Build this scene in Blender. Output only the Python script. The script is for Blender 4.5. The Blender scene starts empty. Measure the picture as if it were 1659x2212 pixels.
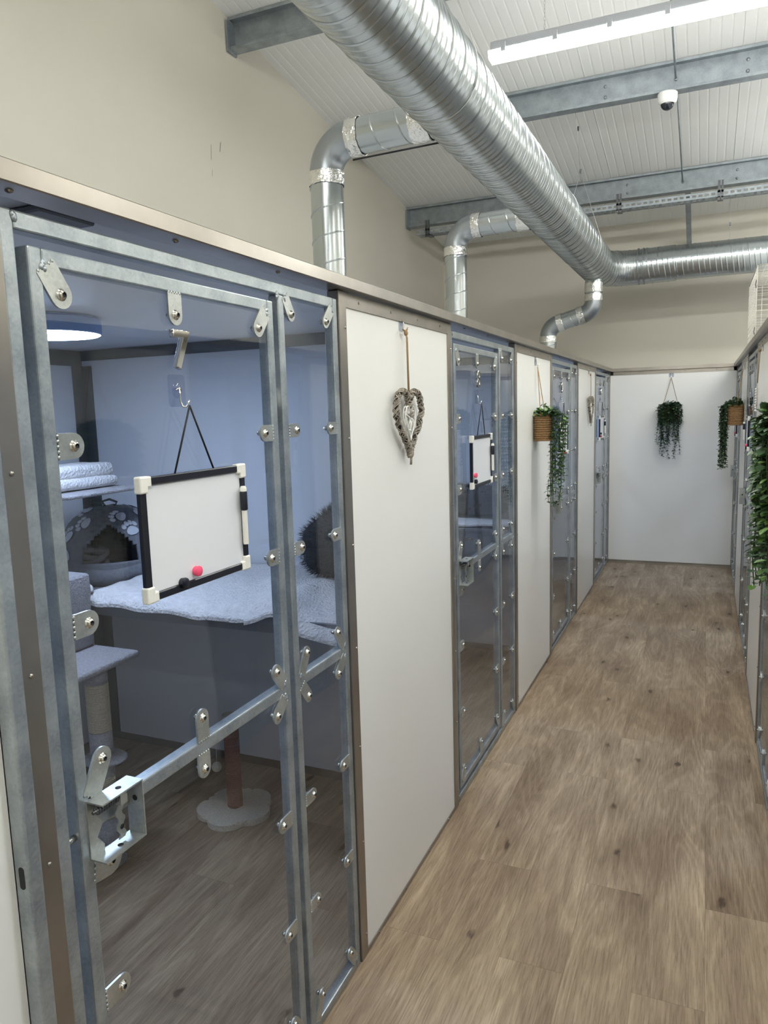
import bpy, bmesh, math, random
from math import pi, sin, cos, radians, sqrt, atan2
from mathutils import Vector, Matrix
random.seed(7)
C = bpy.context.scene.collection
scn = bpy.context.scene

# ------------------------------------------------------------------ camera
cd = bpy.data.cameras.new('camera'); cam = bpy.data.objects.new('camera', cd); C.objects.link(cam)
cd.sensor_fit = 'HORIZONTAL'; cd.sensor_width = 36.0; cd.lens = 1600.0*36.0/1659.0
cd.clip_start = 0.05; cd.clip_end = 60
R_ = Vector((0.91804301, 0.39541756, -0.02901698)); U_ = Vector((-0.02714568, 0.13570128, 0.99037784)); F_ = Vector((-0.39555043, 0.90842177, -0.13531349))
m = Matrix((R_, U_, -F_)).transposed().to_4x4(); m.translation = Vector((0.909594, 0, 1.643438))
cam.matrix_world = m
scn.camera = cam
scn.view_settings.view_transform = 'Standard'; scn.view_settings.look = 'None'
scn.view_settings.exposure = 0.2; scn.view_settings.gamma = 1.0; scn.view_settings.use_curve_mapping = False

# ------------------------------------------------------------------ light levels
BATTEN = 60.0          # emission of the ceiling battens
DRUM = 46.0             # emission of the drum lamps in the enclosures
w = bpy.data.worlds.new('world'); scn.world = w; w.use_nodes = True
w.node_tree.nodes['Background'].inputs[0].default_value = (0.75, 0.82, 1.0, 1)
w.node_tree.nodes['Background'].inputs[1].default_value = 0.25

# ------------------------------------------------------------------ measures
UNITS = [0.777, 2.772, 4.815, 6.880]     # where each galvanised front frame starts
FW = 1.038                                # its width
XR = 1.175                                # plane of the right-hand fronts
YE = 7.956                                # end panel of the corridor
XB = -1.90                                # back of the left enclosures
ZR = 1.975                                # underside of the enclosure roof
def ceil_z(y): return 4.769-0.15*y

# ------------------------------------------------------------------ materials
def nodes(name):
    mt = bpy.data.materials.new(name); mt.use_nodes = True
    nt = mt.node_tree; b = nt.nodes['Principled BSDF']
    return mt, nt, b
def lin(c):
    return tuple(((x/255)/12.92 if x/255 <= .04045 else ((x/255+.055)/1.055)**2.4) for x in c)+(1,)
def mat(name, col, rough=.5, metal=0., spec=.5, noise=0., nscale=20., bump=0., bscale=60., stretch=(1, 1, 1), coord='Object', trans=0):
    mt, nt, b = nodes(name)
    b.inputs['Base Color'].default_value = lin(col); b.inputs['Roughness'].default_value = rough
    b.inputs['Metallic'].default_value = metal; b.inputs['Specular IOR Level'].default_value = spec
    if noise or bump:
        tc = nt.nodes.new('ShaderNodeTexCoord'); mp = nt.nodes.new('ShaderNodeMapping'); mp.inputs['Scale'].default_value = stretch
        nt.links.new(tc.outputs[coord], mp.inputs[0])
    if noise:
        n = nt.nodes.new('ShaderNodeTexNoise'); n.inputs['Scale'].default_value = nscale; n.inputs['Detail'].default_value = 4
        nt.links.new(mp.outputs[0], n.inputs[0])
        r = nt.nodes.new('ShaderNodeValToRGB'); c = lin(col)
        r.color_ramp.elements[0].position = .3; r.color_ramp.elements[1].position = .7
        r.color_ramp.elements[0].color = tuple(max(0, x*(1-noise)) for x in c[:3])+(1,)
        r.color_ramp.elements[1].color = tuple(min(1, x*(1+noise)) for x in c[:3])+(1,)
        nt.links.new(n.outputs[0], r.inputs[0]); nt.links.new(r.outputs[0], b.inputs['Base Color'])
    if bump:
        n2 = nt.nodes.new('ShaderNodeTexNoise'); n2.inputs['Scale'].default_value = bscale; n2.inputs['Detail'].default_value = 3
        nt.links.new(mp.outputs[0], n2.inputs[0])
        bp = nt.nodes.new('ShaderNodeBump'); bp.inputs['Strength'].default_value = bump; bp.inputs['Distance'].default_value = .01
        nt.links.new(n2.outputs[0], bp.inputs['Height']); nt.links.new(bp.outputs[0], b.inputs['Normal'])
    return mt
def emis(name, col, s):
    mt, nt, b = nodes(name)
    b.inputs['Base Color'].default_value = (.8, .8, .8, 1)
    b.inputs['Emission Color'].default_value = col; b.inputs['Emission Strength'].default_value = s
    return mt
def galv(name, lo, hi, rough, metal=.8, bump=.08):
    mt, nt, b = nodes(name)
    tc = nt.nodes.new('ShaderNodeTexCoord')
    v = nt.nodes.new('ShaderNodeTexVoronoi'); v.inputs['Scale'].default_value = 210
    n = nt.nodes.new('ShaderNodeTexNoise'); n.inputs['Scale'].default_value = 14; n.inputs['Detail'].default_value = 6
    nt.links.new(tc.outputs['Object'], v.inputs[0]); nt.links.new(tc.outputs['Object'], n.inputs[0])
    mx = nt.nodes.new('ShaderNodeMix'); mx.data_type = 'FLOAT'; mx.inputs[0].default_value = .84
    bw = nt.nodes.new('ShaderNodeRGBToBW'); nt.links.new(v.outputs['Color'], bw.inputs[0])
    nt.links.new(bw.outputs[0], mx.inputs[2]); nt.links.new(n.outputs[0], mx.inputs[3])
    r = nt.nodes.new('ShaderNodeValToRGB'); r.color_ramp.elements[0].position = .3; r.color_ramp.elements[1].position = .7
    r.color_ramp.elements[0].color = lin(lo); r.color_ramp.elements[1].color = lin(hi)
    nt.links.new(mx.outputs[0], r.inputs[0]); nt.links.new(r.outputs[0], b.inputs['Base Color'])
    b.inputs['Metallic'].default_value = metal
    rr = nt.nodes.new('ShaderNodeMapRange'); rr.inputs[3].default_value = rough-.08; rr.inputs[4].default_value = rough+.14
    nt.links.new(n.outputs[0], rr.inputs[0]); nt.links.new(rr.outputs[0], b.inputs['Roughness'])
    bp = nt.nodes.new('ShaderNodeBump'); bp.inputs['Strength'].default_value = bump; bp.inputs['Distance'].default_value = .004
    nt.links.new(mx.outputs[0], bp.inputs['Height']); nt.links.new(bp.outputs[0], b.inputs['Normal'])
    return mt
def glass(name, tint, ior=1.49, rough=0.0, wave=0.0):
    mt, nt, b = nodes(name); nt.nodes.remove(b)
    out = [x for x in nt.nodes if x.type == 'OUTPUT_MATERIAL'][0]
    t = nt.nodes.new('ShaderNodeBsdfTransparent'); t.inputs[0].default_value = tint
    g = nt.nodes.new('ShaderNodeBsdfGlossy'); g.inputs['Roughness'].default_value = rough
    lw = nt.nodes.new('ShaderNodeLayerWeight'); lw.inputs[0].default_value = .5
    pw = nt.nodes.new('ShaderNodeMath'); pw.operation = 'POWER'; pw.inputs[1].default_value = 5
    nt.links.new(lw.outputs['Facing'], pw.inputs[0]); r0 = ((ior-1)/(ior+1))**2
    f = nt.nodes.new('ShaderNodeMath'); f.operation = 'MULTIPLY_ADD'; f.inputs[1].default_value = 1-r0; f.inputs[2].default_value = r0
    nt.links.new(pw.outputs[0], f.inputs[0])
    mx = nt.nodes.new('ShaderNodeMixShader')
    if wave:
        tc = nt.nodes.new('ShaderNodeTexCoord'); n = nt.nodes.new('ShaderNodeTexNoise'); n.inputs['Scale'].default_value = 2.2; n.inputs['Detail'].default_value = 0
        nt.links.new(tc.outputs['Object'], n.inputs[0])
        bp = nt.nodes.new('ShaderNodeBump'); bp.inputs['Strength'].default_value = wave; bp.inputs['Distance'].default_value = .02
        nt.links.new(n.outputs[0], bp.inputs['Height']); nt.links.new(bp.outputs[0], g.inputs['Normal'])
    nt.links.new(f.outputs[0], mx.inputs[0]); nt.links.new(t.outputs[0], mx.inputs[1]); nt.links.new(g.outputs[0], mx.inputs[2])
    nt.links.new(mx.outputs[0], out.inputs[0])
    return mt
def floor_mat():
    mt, nt, b = nodes('oak_plank_vinyl'); N = nt.nodes.new; L = nt.links.new
    tc = N('ShaderNodeTexCoord'); sp = N('ShaderNodeSeparateXYZ'); L(tc.outputs['Object'], sp.inputs[0])
    cb = N('ShaderNodeCombineXYZ'); L(sp.outputs[1], cb.inputs[0]); L(sp.outputs[0], cb.inputs[1])
    def brick(m_, c1, c2):
        k = N('ShaderNodeTexBrick'); k.inputs['Scale'].default_value = 1; k.inputs['Brick Width'].default_value = 1.22; k.inputs['Row Height'].default_value = .19
        k.inputs['Mortar Size'].default_value = m_; k.inputs['Mortar Smooth'].default_value = 0; k.offset = .37; k.offset_frequency = 2
        k.inputs['Color1'].default_value = c1; k.inputs['Color2'].default_value = c2; k.inputs['Mortar'].default_value = (0, 0, 0, 1); k.inputs['Bias'].default_value = 0
        L(cb.outputs[0], k.inputs[0]); return k
    k = brick(0.0, (0, 0, 0, 1), (1, 1, 1, 1)); rnd = N('ShaderNodeRGBToBW'); L(k.outputs['Color'], rnd.inputs[0])
    off = N('ShaderNodeMath'); off.operation = 'MULTIPLY'; off.inputs[1].default_value = 37.0; L(rnd.outputs[0], off.inputs[0])
    c3 = N('ShaderNodeCombineXYZ'); L(sp.outputs[0], c3.inputs[0]); L(sp.outputs[1], c3.inputs[1]); L(off.outputs[0], c3.inputs[2])
    def noise(sx, sy, sc, det, dist=0., rgh=.5):
        mp = N('ShaderNodeMapping'); mp.inputs['Scale'].default_value = (sx, sy, 1); L(c3.outputs[0], mp.inputs[0])
        n = N('ShaderNodeTexNoise'); n.inputs['Scale'].default_value = sc; n.inputs['Detail'].default_value = det; n.inputs['Distortion'].default_value = dist; n.inputs['Roughness'].default_value = rgh
        L(mp.outputs[0], n.inputs[0]); return n.outputs[0]
    def ramp(src, p0, c0, p1, c1):
        r = N('ShaderNodeValToRGB'); e = r.color_ramp.elements; e[0].position = p0; e[1].position = p1; e[0].color = c0; e[1].color = c1
        L(src, r.inputs[0]); return r.outputs[0]
    def mixc(mode, fac, a, b_):
        x = N('ShaderNodeMix'); x.data_type = 'RGBA'; x.blend_type = mode
        if isinstance(fac, float): x.inputs[0].default_value = fac
        else: L(fac, x.inputs[0])
        L(a, x.inputs[6]); L(b_, x.inputs[7]); return x.outputs[2]
    big = noise(3.5, .9, 1.6, 4, .3)
    base = ramp(big, .3, lin((146, 125, 103)), .72, lin((193, 173, 147)))
    # cathedral rings: contour lines of a stretched smooth noise
    sm = noise(5.0, .8, 1.0, 1.0, .4)
    mu = N('ShaderNodeMath'); mu.operation = 'MULTIPLY'; mu.inputs[1].default_value = 95; L(sm, mu.inputs[0])
    sn = N('ShaderNodeMath'); sn.operation = 'SINE'; L(mu.outputs[0], sn.inputs[0])
    rings = ramp(sn.outputs[0], .1, (.78, .76, .74, 1), .8, (1, 1, 1, 1))
    col = mixc('MULTIPLY', .6, base, rings)
    fine = noise(230, 9, 1.0, 6, .6, .7)
    fr = ramp(fine, .36, (.60, .58, .56, 1), .56, (1.06, 1.06, 1.06, 1))
    col = mixc('MULTIPLY', .8, col, fr)
    mid = noise(34, 3.2, 1.0, 6, 1.1, .6)
    col = mixc('MULTIPLY', .6, col, ramp(mid, .34, (.74, .71, .68, 1), .6, (1.04, 1.04, 1.03, 1)))
    # knots
    ox = N('ShaderNodeMath'); ox.operation = 'ADD'; L(sp.outputs[0], ox.inputs[0]); L(off.outputs[0], ox.inputs[1])
    c4 = N('ShaderNodeCombineXYZ'); L(ox.outputs[0], c4.inputs[0]); L(sp.outputs[1], c4.inputs[1])
    mp = N('ShaderNodeMapping'); mp.inputs['Scale'].default_value = (3.3, 1.5, 1.0); L(c4.outputs[0], mp.inputs[0])
    vo = N('ShaderNodeTexVoronoi'); vo.voronoi_dimensions = '2D'; vo.inputs['Scale'].default_value = 1.0; L(mp.outputs[0], vo.inputs[0])
    wob = N('ShaderNodeMath'); wob.operation = 'MULTIPLY_ADD'; wob.inputs[1].default_value = .16; wob.inputs[2].default_value = -.07; L(noise(30, 12, 1.0, 5, .8, .6), wob.inputs[0])
    ad = N('ShaderNodeMath'); ad.operation = 'ADD'; L(vo.outputs['Distance'], ad.inputs[0]); L(wob.outputs[0], ad.inputs[1])
    kn = ramp(ad.outputs[0], .028, (.28, .24, .22, 1), .058, (1, 1, 1, 1))
    col = mixc('MULTIPLY', .9, col, kn)
    halo = ramp(ad.outputs[0], .03, (.70, .67, .64, 1), .30, (1, 1, 1, 1)); col = mixc('MULTIPLY', .8, col, halo)
    # plank tone and joints
    tone = ramp(rnd.outputs[0], 0, (.95, .94, .93, 1), 1, (1.04, 1.04, 1.04, 1)); col = mixc('MULTIPLY', 1.0, col, tone)
    j = brick(.0011, (1, 1, 1, 1), (1, 1, 1, 1)); jr = ramp(j.outputs['Color'], 0, (.72, .70, .67, 1), 1, (1, 1, 1, 1)); col = mixc('MULTIPLY', .8, col, jr)
    L(col, b.inputs['Base Color']); b.inputs['Roughness'].default_value = .5; b.inputs['Specular IOR Level'].default_value = .35
    bp = N('ShaderNodeBump'); bp.inputs['Strength'].default_value = .25; bp.inputs['Distance'].default_value = .002; L(fine, bp.inputs['Height']); L(bp.outputs[0], b.inputs['Normal'])
    return mt

M = {}
M['floor'] = floor_mat()
M['beige'] = mat('cream_painted_wall', (201, 196, 183), .75, noise=.03, nscale=1.2)
M['panel'] = mat('white_wall_board', (236, 235, 230), .28, spec=.4, noise=.012, nscale=2)
M['inner'] = mat('white_enclosure_board', (214, 216, 220), .4)
M['roof'] = mat('white_roof_liner', (224, 224, 221), .55)
M['galv'] = galv('hot_dip_galvanised_steel', (138, 146, 152), (180, 187, 189), .34, .68)
M['lug'] = galv('zinc_plate', (158, 162, 160), (200, 203, 198), .34)
M['purlin'] = galv('galvanised_purlin_steel', (140, 147, 152), (170, 177, 181), .5)
M['duct'] = mat('galvanised_duct_steel', (178, 184, 185), .27, .93, noise=.05, nscale=3)
M['elbow'] = mat('dull_duct_bend_steel', (158, 164, 168), .33, .9, noise=.05, nscale=4)
M['foil'] = mat('crinkled_foil_tape', (225, 225, 222), .22, 1.0, bump=1.0, bscale=45)
M['steel'] = mat('brushed_stainless_steel', (156, 150, 142), .3, .88, noise=.1, nscale=9, stretch=(1, 1, 1))
M['trimdark'] = mat('dull_steel_trim', (104, 106, 108), .38, .7)
M['bolt'] = mat('bright_steel_bolt', (214, 210, 200), .16, 1.0)
M['dark'] = mat('dark_hole', (18, 20, 26), .6)
M['glass'] = glass('clear_acrylic_pane', (.90, .93, .965, 1), 1.52, 0.0, .25)
M['clear'] = glass('clear_plastic', (.86, .88, .93, 1), 1.5, .08)
M['chrome'] = mat('chrome', (222, 220, 214), .06, 1.0)
M['board'] = mat('whiteboard_face', (222, 224, 226), .32)
M['black'] = mat('black_plastic', (16, 19, 30), .32)
M['corner'] = mat('ivory_plastic', (230, 228, 218), .32)
M['pink'] = mat('pink_plastic', (240, 84, 118), .25)
M['red'] = mat('red_plastic', (196, 34, 50), .3)
M['cord'] = mat('black_cord', (14, 14, 20), .7)
M['twine'] = mat('jute_twine', (150, 122, 88), .9, noise=.25, nscale=300)
M['wicker'] = mat('grey_washed_wicker', (150, 142, 130), .8, noise=.45, nscale=60)
M['wickerdark'] = mat('dark_wicker_core', (54, 48, 43), .9, noise=.3, nscale=60)
M['whitewicker'] = mat('white_painted_wicker', (236, 235, 230), .6)
M['basket'] = mat('woven_seagrass', (142, 110, 74), .85, noise=.35, nscale=120)
M['leaf'] = mat('green_artificial_leaf', (60, 88, 52), .45, noise=.35, nscale=9)
M['leaf2'] = mat('fresh_green_artificial_leaf', (92, 126, 60), .42, noise=.3, nscale=14)
M['leafdark'] = mat('dusty_dark_green_leaf', (42, 66, 46), .5, noise=.35, nscale=9)
M['stem'] = mat('dark_green_stem', (44, 62, 34), .6)
M['fleece'] = mat('pale_grey_fleece', (228, 224, 222), .95, noise=.10, nscale=45, bump=1.0, bscale=110)
M['greyfleece'] = mat('mid_grey_fleece', (170, 166, 168), .95, noise=.12, nscale=70, bump=.9, bscale=150)
M['plush'] = mat('grey_plush', (170, 166, 168), .95, noise=.16, nscale=110, bump=.8, bscale=170)
M['cave'] = mat('grey_fleece_fabric', (112, 113, 118), .95, noise=.1, nscale=60, bump=.4)
M['paw'] = mat('pale_paw_print_fabric', (206, 208, 214), .95)
M['brownfleece'] = mat('brown_grey_blanket', (120, 110, 108), .95, bump=.4)
M['sisal'] = mat('natural_sisal_rope', (196, 182, 158), .9, noise=.2, nscale=200)
M['brownsisal'] = mat('brown_sisal_rope', (140, 96, 84), .9, noise=.3, nscale=200)
M['cream'] = mat('cream_carpet', (232, 222, 202), .95, noise=.12, nscale=120, bump=1.0, bscale=200)
M['fur'] = mat('dark_blue_black_fur', (15, 21, 32), .7, noise=.3, nscale=50)
M['shelf'] = mat('grey_laminate_shelf', (112, 114, 120), .5)
M['wiremesh'] = mat('white_coated_wire', (238, 234, 222), .4)
M['wire'] = mat('thin_steel_wire', (200, 200, 196), .4, .6)
M['campl'] = mat('white_camera_plastic', (232, 232, 228), .35)
M['dome'] = mat('smoked_camera_dome', (34, 38, 46), .08)
M['scuff'] = mat('grey_scuff', (150, 146, 138), .8)
M['white'] = mat('pale_grey_lamp_body', (176, 180, 186), .4)
M['lamp'] = emis('batten_diffuser', (.985, 1.0, .975, 1), BATTEN)
M['drum'] = emis('drum_lamp_diffuser', (0.62, 0.755, 1.0, 1), DRUM)
M['drumside'] = mat('blue_white_lamp_body', (150, 180, 225), .4)
M['feather'] = mat('pale_feather', (218, 210, 202), .9)

# ------------------------------------------------------------------ mesh helpers
def obj(name, bm, mt, parent=None, smooth=False, smooth_angle=None):
    me = bpy.data.meshes.new(name)
    bmesh.ops.recalc_face_normals(bm, faces=bm.faces)
    bm.to_mesh(me); bm.free()
    mts = mt if isinstance(mt, (list, tuple)) else [mt]
    for x in mts: me.materials.append(x)
    if smooth: me.shade_smooth()
    if smooth_angle: me.shade_smooth(); me.set_sharp_from_angle(angle=radians(smooth_angle))
    o = bpy.data.objects.new(name, me); C.objects.link(o)
    if parent: o.parent = parent
    return o
def tag(o, label=None, cat=None, group=None, kind=None):
    if label: o['label'] = label
    if cat: o['category'] = cat
    if group: o['group'] = group
    if kind: o['kind'] = kind
    return o
def empty(name, loc=(0, 0, 0), rz=0):
    o = bpy.data.objects.new(name, None); C.objects.link(o); o.location = loc; o.rotation_euler = (0, 0, rz); o.empty_display_size = .05
    return o
def struct(name, bm, mt, label, cat, **k):
    o = obj(name, bm, mt, **k); tag(o, label, cat, kind='structure'); return o
def nb(): return bmesh.new()
def box(bm, x0, x1, y0, y1, z0, z1, bev=0.0, mi=0, seg=1):
    r = bmesh.ops.create_cube(bm, size=1); vs = r['verts']
    for v in vs: v.co = Vector((x0+(v.co.x+.5)*(x1-x0), y0+(v.co.y+.5)*(y1-y0), z0+(v.co.z+.5)*(z1-z0)))
    fs = list({f for v in vs for f in v.link_faces})
    for f in fs: f.material_index = mi
    if bev:
        es = list({e for v in vs for e in v.link_edges})
        r2 = bmesh.ops.bevel(bm, geom=es, offset=bev, segments=seg, profile=.5, affect='EDGES')
        for f in r2['faces']: f.material_index = mi
    return vs
def frame_of(d):
    d = d.normalized(); a = Vector((0, 0, 1)) if abs(d.z) < .9 else Vector((1, 0, 0))
    u = d.cross(a).normalized(); v = d.cross(u).normalized(); return u, v
def tube(bm, pts, r, n=8, mi=0, caps=True, closed=False):
    pts = [Vector(p) for p in pts]; rings = []; u = None
    N = len(pts)
    for i, p in enumerate(pts):
        if closed: d = (pts[(i+1) % N]-pts[i-1])
        else: d = (pts[min(i+1, N-1)]-pts[max(i-1, 0)])
        if d.length < 1e-9: d = Vector((0, 0, 1))
        d.normalize()
        if u is None: u, v = frame_of(d)
        else:
            u = (u-d*u.dot(d))
            if u.length < 1e-6: u, v = frame_of(d)
            u.normalize()
        v = d.cross(u)
        rr = r[i] if isinstance(r, (list, tuple)) else r
        rings.append([bm.verts.new(p+(u*cos(2*pi*k/n)+v*sin(2*pi*k/n))*rr) for k in range(n)])
    M_ = N if closed else N-1
    for i in range(M_):
        a, b = rings[i], rings[(i+1) % N]
        for k in range(n):
            f = bm.faces.new((a[k], a[(k+1) % n], b[(k+1) % n], b[k])); f.material_index = mi; f.smooth = True
    if caps and not closed:
        f = bm.faces.new(rings[0][::-1]); f.material_index = mi
        f = bm.faces.new(rings[-1]); f.material_index = mi
def lathe(bm, prof, n=24, mat_=None, mi=0):
    """prof: (radius, height) along local z; mat_: Matrix"""
    mat_ = mat_ or Matrix()
    rings = []
    for r, h in prof:
        if r < 1e-6: rings.append([bm.verts.new(mat_ @ Vector((0, 0, h)))])
        else: rings.append([bm.verts.new(mat_ @ Vector((r*cos(2*pi*k/n), r*sin(2*pi*k/n), h))) for k in range(n)])
    for a, b in zip(rings, rings[1:]):
        for k in range(n):
            q = [a[k % len(a)], a[(k+1) % len(a)], b[(k+1) % len(b)], b[k % len(b)]]
            q = [x for i, x in enumerate(q) if x not in q[:i]]
            if len(q) > 2:
                f = bm.faces.new(q); f.material_index = mi; f.smooth = True
def AX(axis, loc):
    """matrix putting local z along axis"""
    q = Vector((0, 0, 1)).rotation_difference(Vector(axis).normalized()); mm = q.to_matrix().to_4x4(); mm.translation = Vector(loc); return mm
def prism(bm, poly, x0, x1, plane='yz', mi=0):
    """extrude 2D polygon; plane yz -> along x"""
    def P(a, b, c): return {'yz': (c, a, b), 'xz': (a, c, b), 'xy': (a, b, c)}[plane]
    A = [bm.verts.new(P(a, b, x0)) for a, b in poly]; B = [bm.verts.new(P(a, b, x1)) for a, b in poly]
    n = len(poly); fs = [bm.faces.new(A[::-1]), bm.faces.new(B)]
    for i in range(n): fs.append(bm.faces.new((A[i], A[(i+1) % n], B[(i+1) % n], B[i])))
    for f in fs: f.material_index = mi
    return fs
def ellipsoid(bm, c, r, seg=16, rings=10, mi=0):
    rr = bmesh.ops.create_uvsphere(bm, u_segments=seg, v_segments=rings, radius=1)
    for v in rr['verts']: v.co = Vector((c[0]+v.co.x*r[0], c[1]+v.co.y*r[1], c[2]+v.co.z*r[2]))
    for f in {f for v in rr['verts'] for f in v.link_faces}: f.material_index = mi; f.smooth = True
    return rr['verts']
def hsh(*a):
    return (sin(sum(x*k for x, k in zip(a, (12.9898, 78.233, 37.719))))*43758.5453) % 1
def vn(x, y):
    xi, yi = math.floor(x), math.floor(y); fx, fy = x-xi, y-yi; fx = fx*fx*(3-2*fx); fy = fy*fy*(3-2*fy)
    return (hsh(xi, yi)*(1-fx)+hsh(xi+1, yi)*fx)*(1-fy)+(hsh(xi, yi+1)*(1-fx)+hsh(xi+1, yi+1)*fx)*fy
def copy_tree(o, parent=None):
    c = o.copy(); C.objects.link(c); c.parent = parent
    for ch in list(o.children): copy_tree(ch, c)
    return c

# ================================================================== STRUCTURE
bm = nb(); box(bm, -1.93, 3.25, -3.2, 8.5, -.05, 0); struct('floor', bm, M['floor'], 'grey brown oak plank effect vinyl floor running through the corridor', 'floor')
bm = nb(); prism(bm, [(-3.3, 0), (8.6, 0), (8.6, ceil_z(8.6)+.1), (-3.3, ceil_z(-3.3)+.1)], -2.03, -1.93)
wl = struct('wall_left', bm, M['beige'], 'tall cream wall behind the left hand row of cat pens', 'wall')
for (y, z, h_, w_) in ((4.02, 3.25, .10, .006), (4.12, 3.31, .07, .012), (4.02, 3.13, .05, .005)):
    bm = nb(); prism(bm, [(y-w_, z-h_/2), (y, z-h_/2+.01), (y+w_, z+h_/2), (y, z+h_/2-.01)], -1.930, -1.9292); obj('scuff_mark', bm, M['scuff'], wl)
bm = nb(); prism(bm, [(-3.3, 0), (8.6, 0), (8.6, ceil_z(8.6)+.1), (-3.3, ceil_z(-3.3)+.1)], 3.25, 3.35)
struct('wall_right', bm, M['beige'], 'cream wall behind the right hand row of cat pens', 'wall')
bm = nb(); box(bm, -1.93, 3.25, 8.45, 8.55, 0, 3.6); struct('wall_end', bm, M['beige'], 'cream upper wall beyond the end of the corridor', 'wall')
bm = nb(); box(bm, -1.93, 3.25, -3.3, -3.2, 0, 5.3); struct('wall_back', bm, M['beige'], 'cream wall behind the camera', 'wall')
# ribbed roof liner
bm = nb(); prof = []; x = -1.93; i = 0
while x < 3.25:
    prof += [(x, 0), (x+.052, 0), (x+.056, .0016), (x+.062, .0016)]
    if i % 15 == 14: prof += [(x+.0621, -.003), (x+.066, -.003)]
    x += .0667; i += 1
prof.append((3.25, 0))
A = [bm.verts.new((a, -3.2, ceil_z(-3.2)+b)) for a, b in prof]; B = [bm.verts.new((a, 8.5, ceil_z(8.5)+b)) for a, b in prof]
A2 = [bm.verts.new((-1.93, -3.2, ceil_z(-3.2)+.1)), bm.verts.new((3.25, -3.2, ceil_z(-3.2)+.1))]
B2 = [bm.verts.new((-1.93, 8.5, ceil_z(8.5)+.1)), bm.verts.new((3.25, 8.5, ceil_z(8.5)+.1))]
for k in range(len(prof)-1): bm.faces.new((A[k], A[k+1], B[k+1], B[k]))
bm.faces.new((A2[0], B2[0], B2[1], A2[1]))
struct('ceiling', bm, M['roof'], 'sloping white ribbed metal roof liner', 'ceiling')

# enclosure shells: back wall, partitions, roofs
for side in (-1, 1):
    nm = 'left' if side < 0 else 'right'
    bm = nb()
    if side < 0: box(bm, -1.925, -1.90, -3.0, 8.40, 0, ZR)
    else: box(bm, 3.075, 3.10, -3.0, 8.40, 0, ZR)
    struct('wall_rear_'+nm, bm, M['inner'], 'white board back of the %s hand pens' % nm, 'wall')
    bm = nb()
    if side < 0: box(bm, -1.925, -.032, -3.0, 8.43, ZR, ZR+.02)
    else: box(bm, XR+.032, 3.10, -3.0, 8.43, ZR, ZR+.02)
    struct('ceiling_'+nm, bm, M['inner'], 'white board roof over the %s hand pens' % nm, 'ceiling')
    for k, y in enumerate([-1.2, .745, 2.80, 4.79, 6.86, 7.975]):
        bm = nb()
        if side < 0: box(bm, -1.90, -.03, y, y+.025, 0, ZR)
        else: box(bm, XR+.03, 3.075, y, y+.025, 0, ZR)
        struct('wall_partition', bm, M['inner'], 'white board partition between %s hand pens' % nm, 'wall')
bm = nb(); box(bm, .0, XR, YE, YE+.03, .012, 1.93); struct('wall_corridor_end', bm, M['panel'], 'plain white board closing the end of the corridor', 'wall')
bm = nb(); box(bm, -.032, XR+.032, YE+.03, 8.45, ZR, ZR+.02); struct('ceiling_end', bm, M['inner'], 'white board ledge behind the end cap rail', 'ceiling')

# cap rails over the fronts
def rivet(bm, c, ax, r=.005):
    lathe(bm, [(r, 0), (r*.9, r*.35), (r*.5, r*.6), (0, r*.7)], 8, AX(ax, c))
bm = nb(); prism(bm, [(-.10, 1.9955), (-.10, 1.998), (.030, 1.998), (.032, 1.996), (.032, 1.968), (.030, 1.966), (-.031, 1.966), (-.031, 1.9955)], -2.9, YE+.0, 'xz')
for k in range(26): rivet(bm, (.0, -1+.36*k, 1.966), (0, 0, -1), .006)
struct('trim_1', bm, M['steel'], 'stainless steel cap rail along the top of the left fronts', 'trim')
bm = nb(); prism(bm, [(XR+.10, 1.9955), (XR+.10, 1.998), (XR-.030, 1.998), (XR-.032, 1.996), (XR-.032, 1.968), (XR-.030, 1.966), (XR+.031, 1.966), (XR+.031, 1.9955)], -2.9, YE, 'xz')
for k in range(26): rivet(bm, (XR, -1+.36*k, 1.966), (0, 0, -1), .006)
struct('trim_2', bm, M['steel'], 'stainless steel cap rail along the top of the right fronts', 'trim')
bm = nb(); prism(bm, [(YE-.03, 1.966), (YE-.03, 1.998), (YE+.10, 1.998), (YE+.10, 1.975), (YE+.0, 1.966)], .032, XR-.032, 'yz')
box(bm, .032, XR-.032, YE-.004, YE, 1.93, 1.966)
for k in range(4): rivet(bm, (.15+.28*k, YE-.004, 1.948), (0, -1, 0))
struct('trim_3', bm, M['steel'], 'stainless steel cap rail across the end panel', 'trim')
bm = nb(); prism(bm, [(YE-.012, 0), (YE-.012, .006), (YE-.003, .008), (YE-.003, .03), (YE, .03), (YE, 0)], 0.005, XR-.005, 'yz')
struct('baseboard_end', bm, M['steel'], 'thin grey skirting strip under the end panel', 'baseboard')
# dark skirting and corner trims inside the left pens
PY = [(.77, 2.80), (2.825, 4.79), (4.815, 6.86), (6.885, 7.975)]
for (a, b) in PY:
    bm = nb()
    box(bm, -1.899, -1.893, a+.001, b-.001, 0, .035); box(bm, -1.893, -.032, b-.007, b-.001, 0, .035); box(bm, -1.893, -.032, a+.001, a+.007, 0, .035)
    box(bm, -1.899, -1.895, b-.065, b-.001, .035, 1.90); box(bm, -1.895, -1.835, b-.005, b-.001, .035, 1.90)
    box(bm, -1.899, -1.895, a+.001, a+.065, .035, 1.90)
    box(bm, -1.899, -1.895, a+.001, b-.001, 1.90, 1.973); box(bm, -1.895, -.032, b-.005, b-.001, 1.925, 1.973)
    struct('trim_pen', bm, M['trimdark'], 'dull steel corner and edge trims inside a left pen', 'trim')

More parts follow.
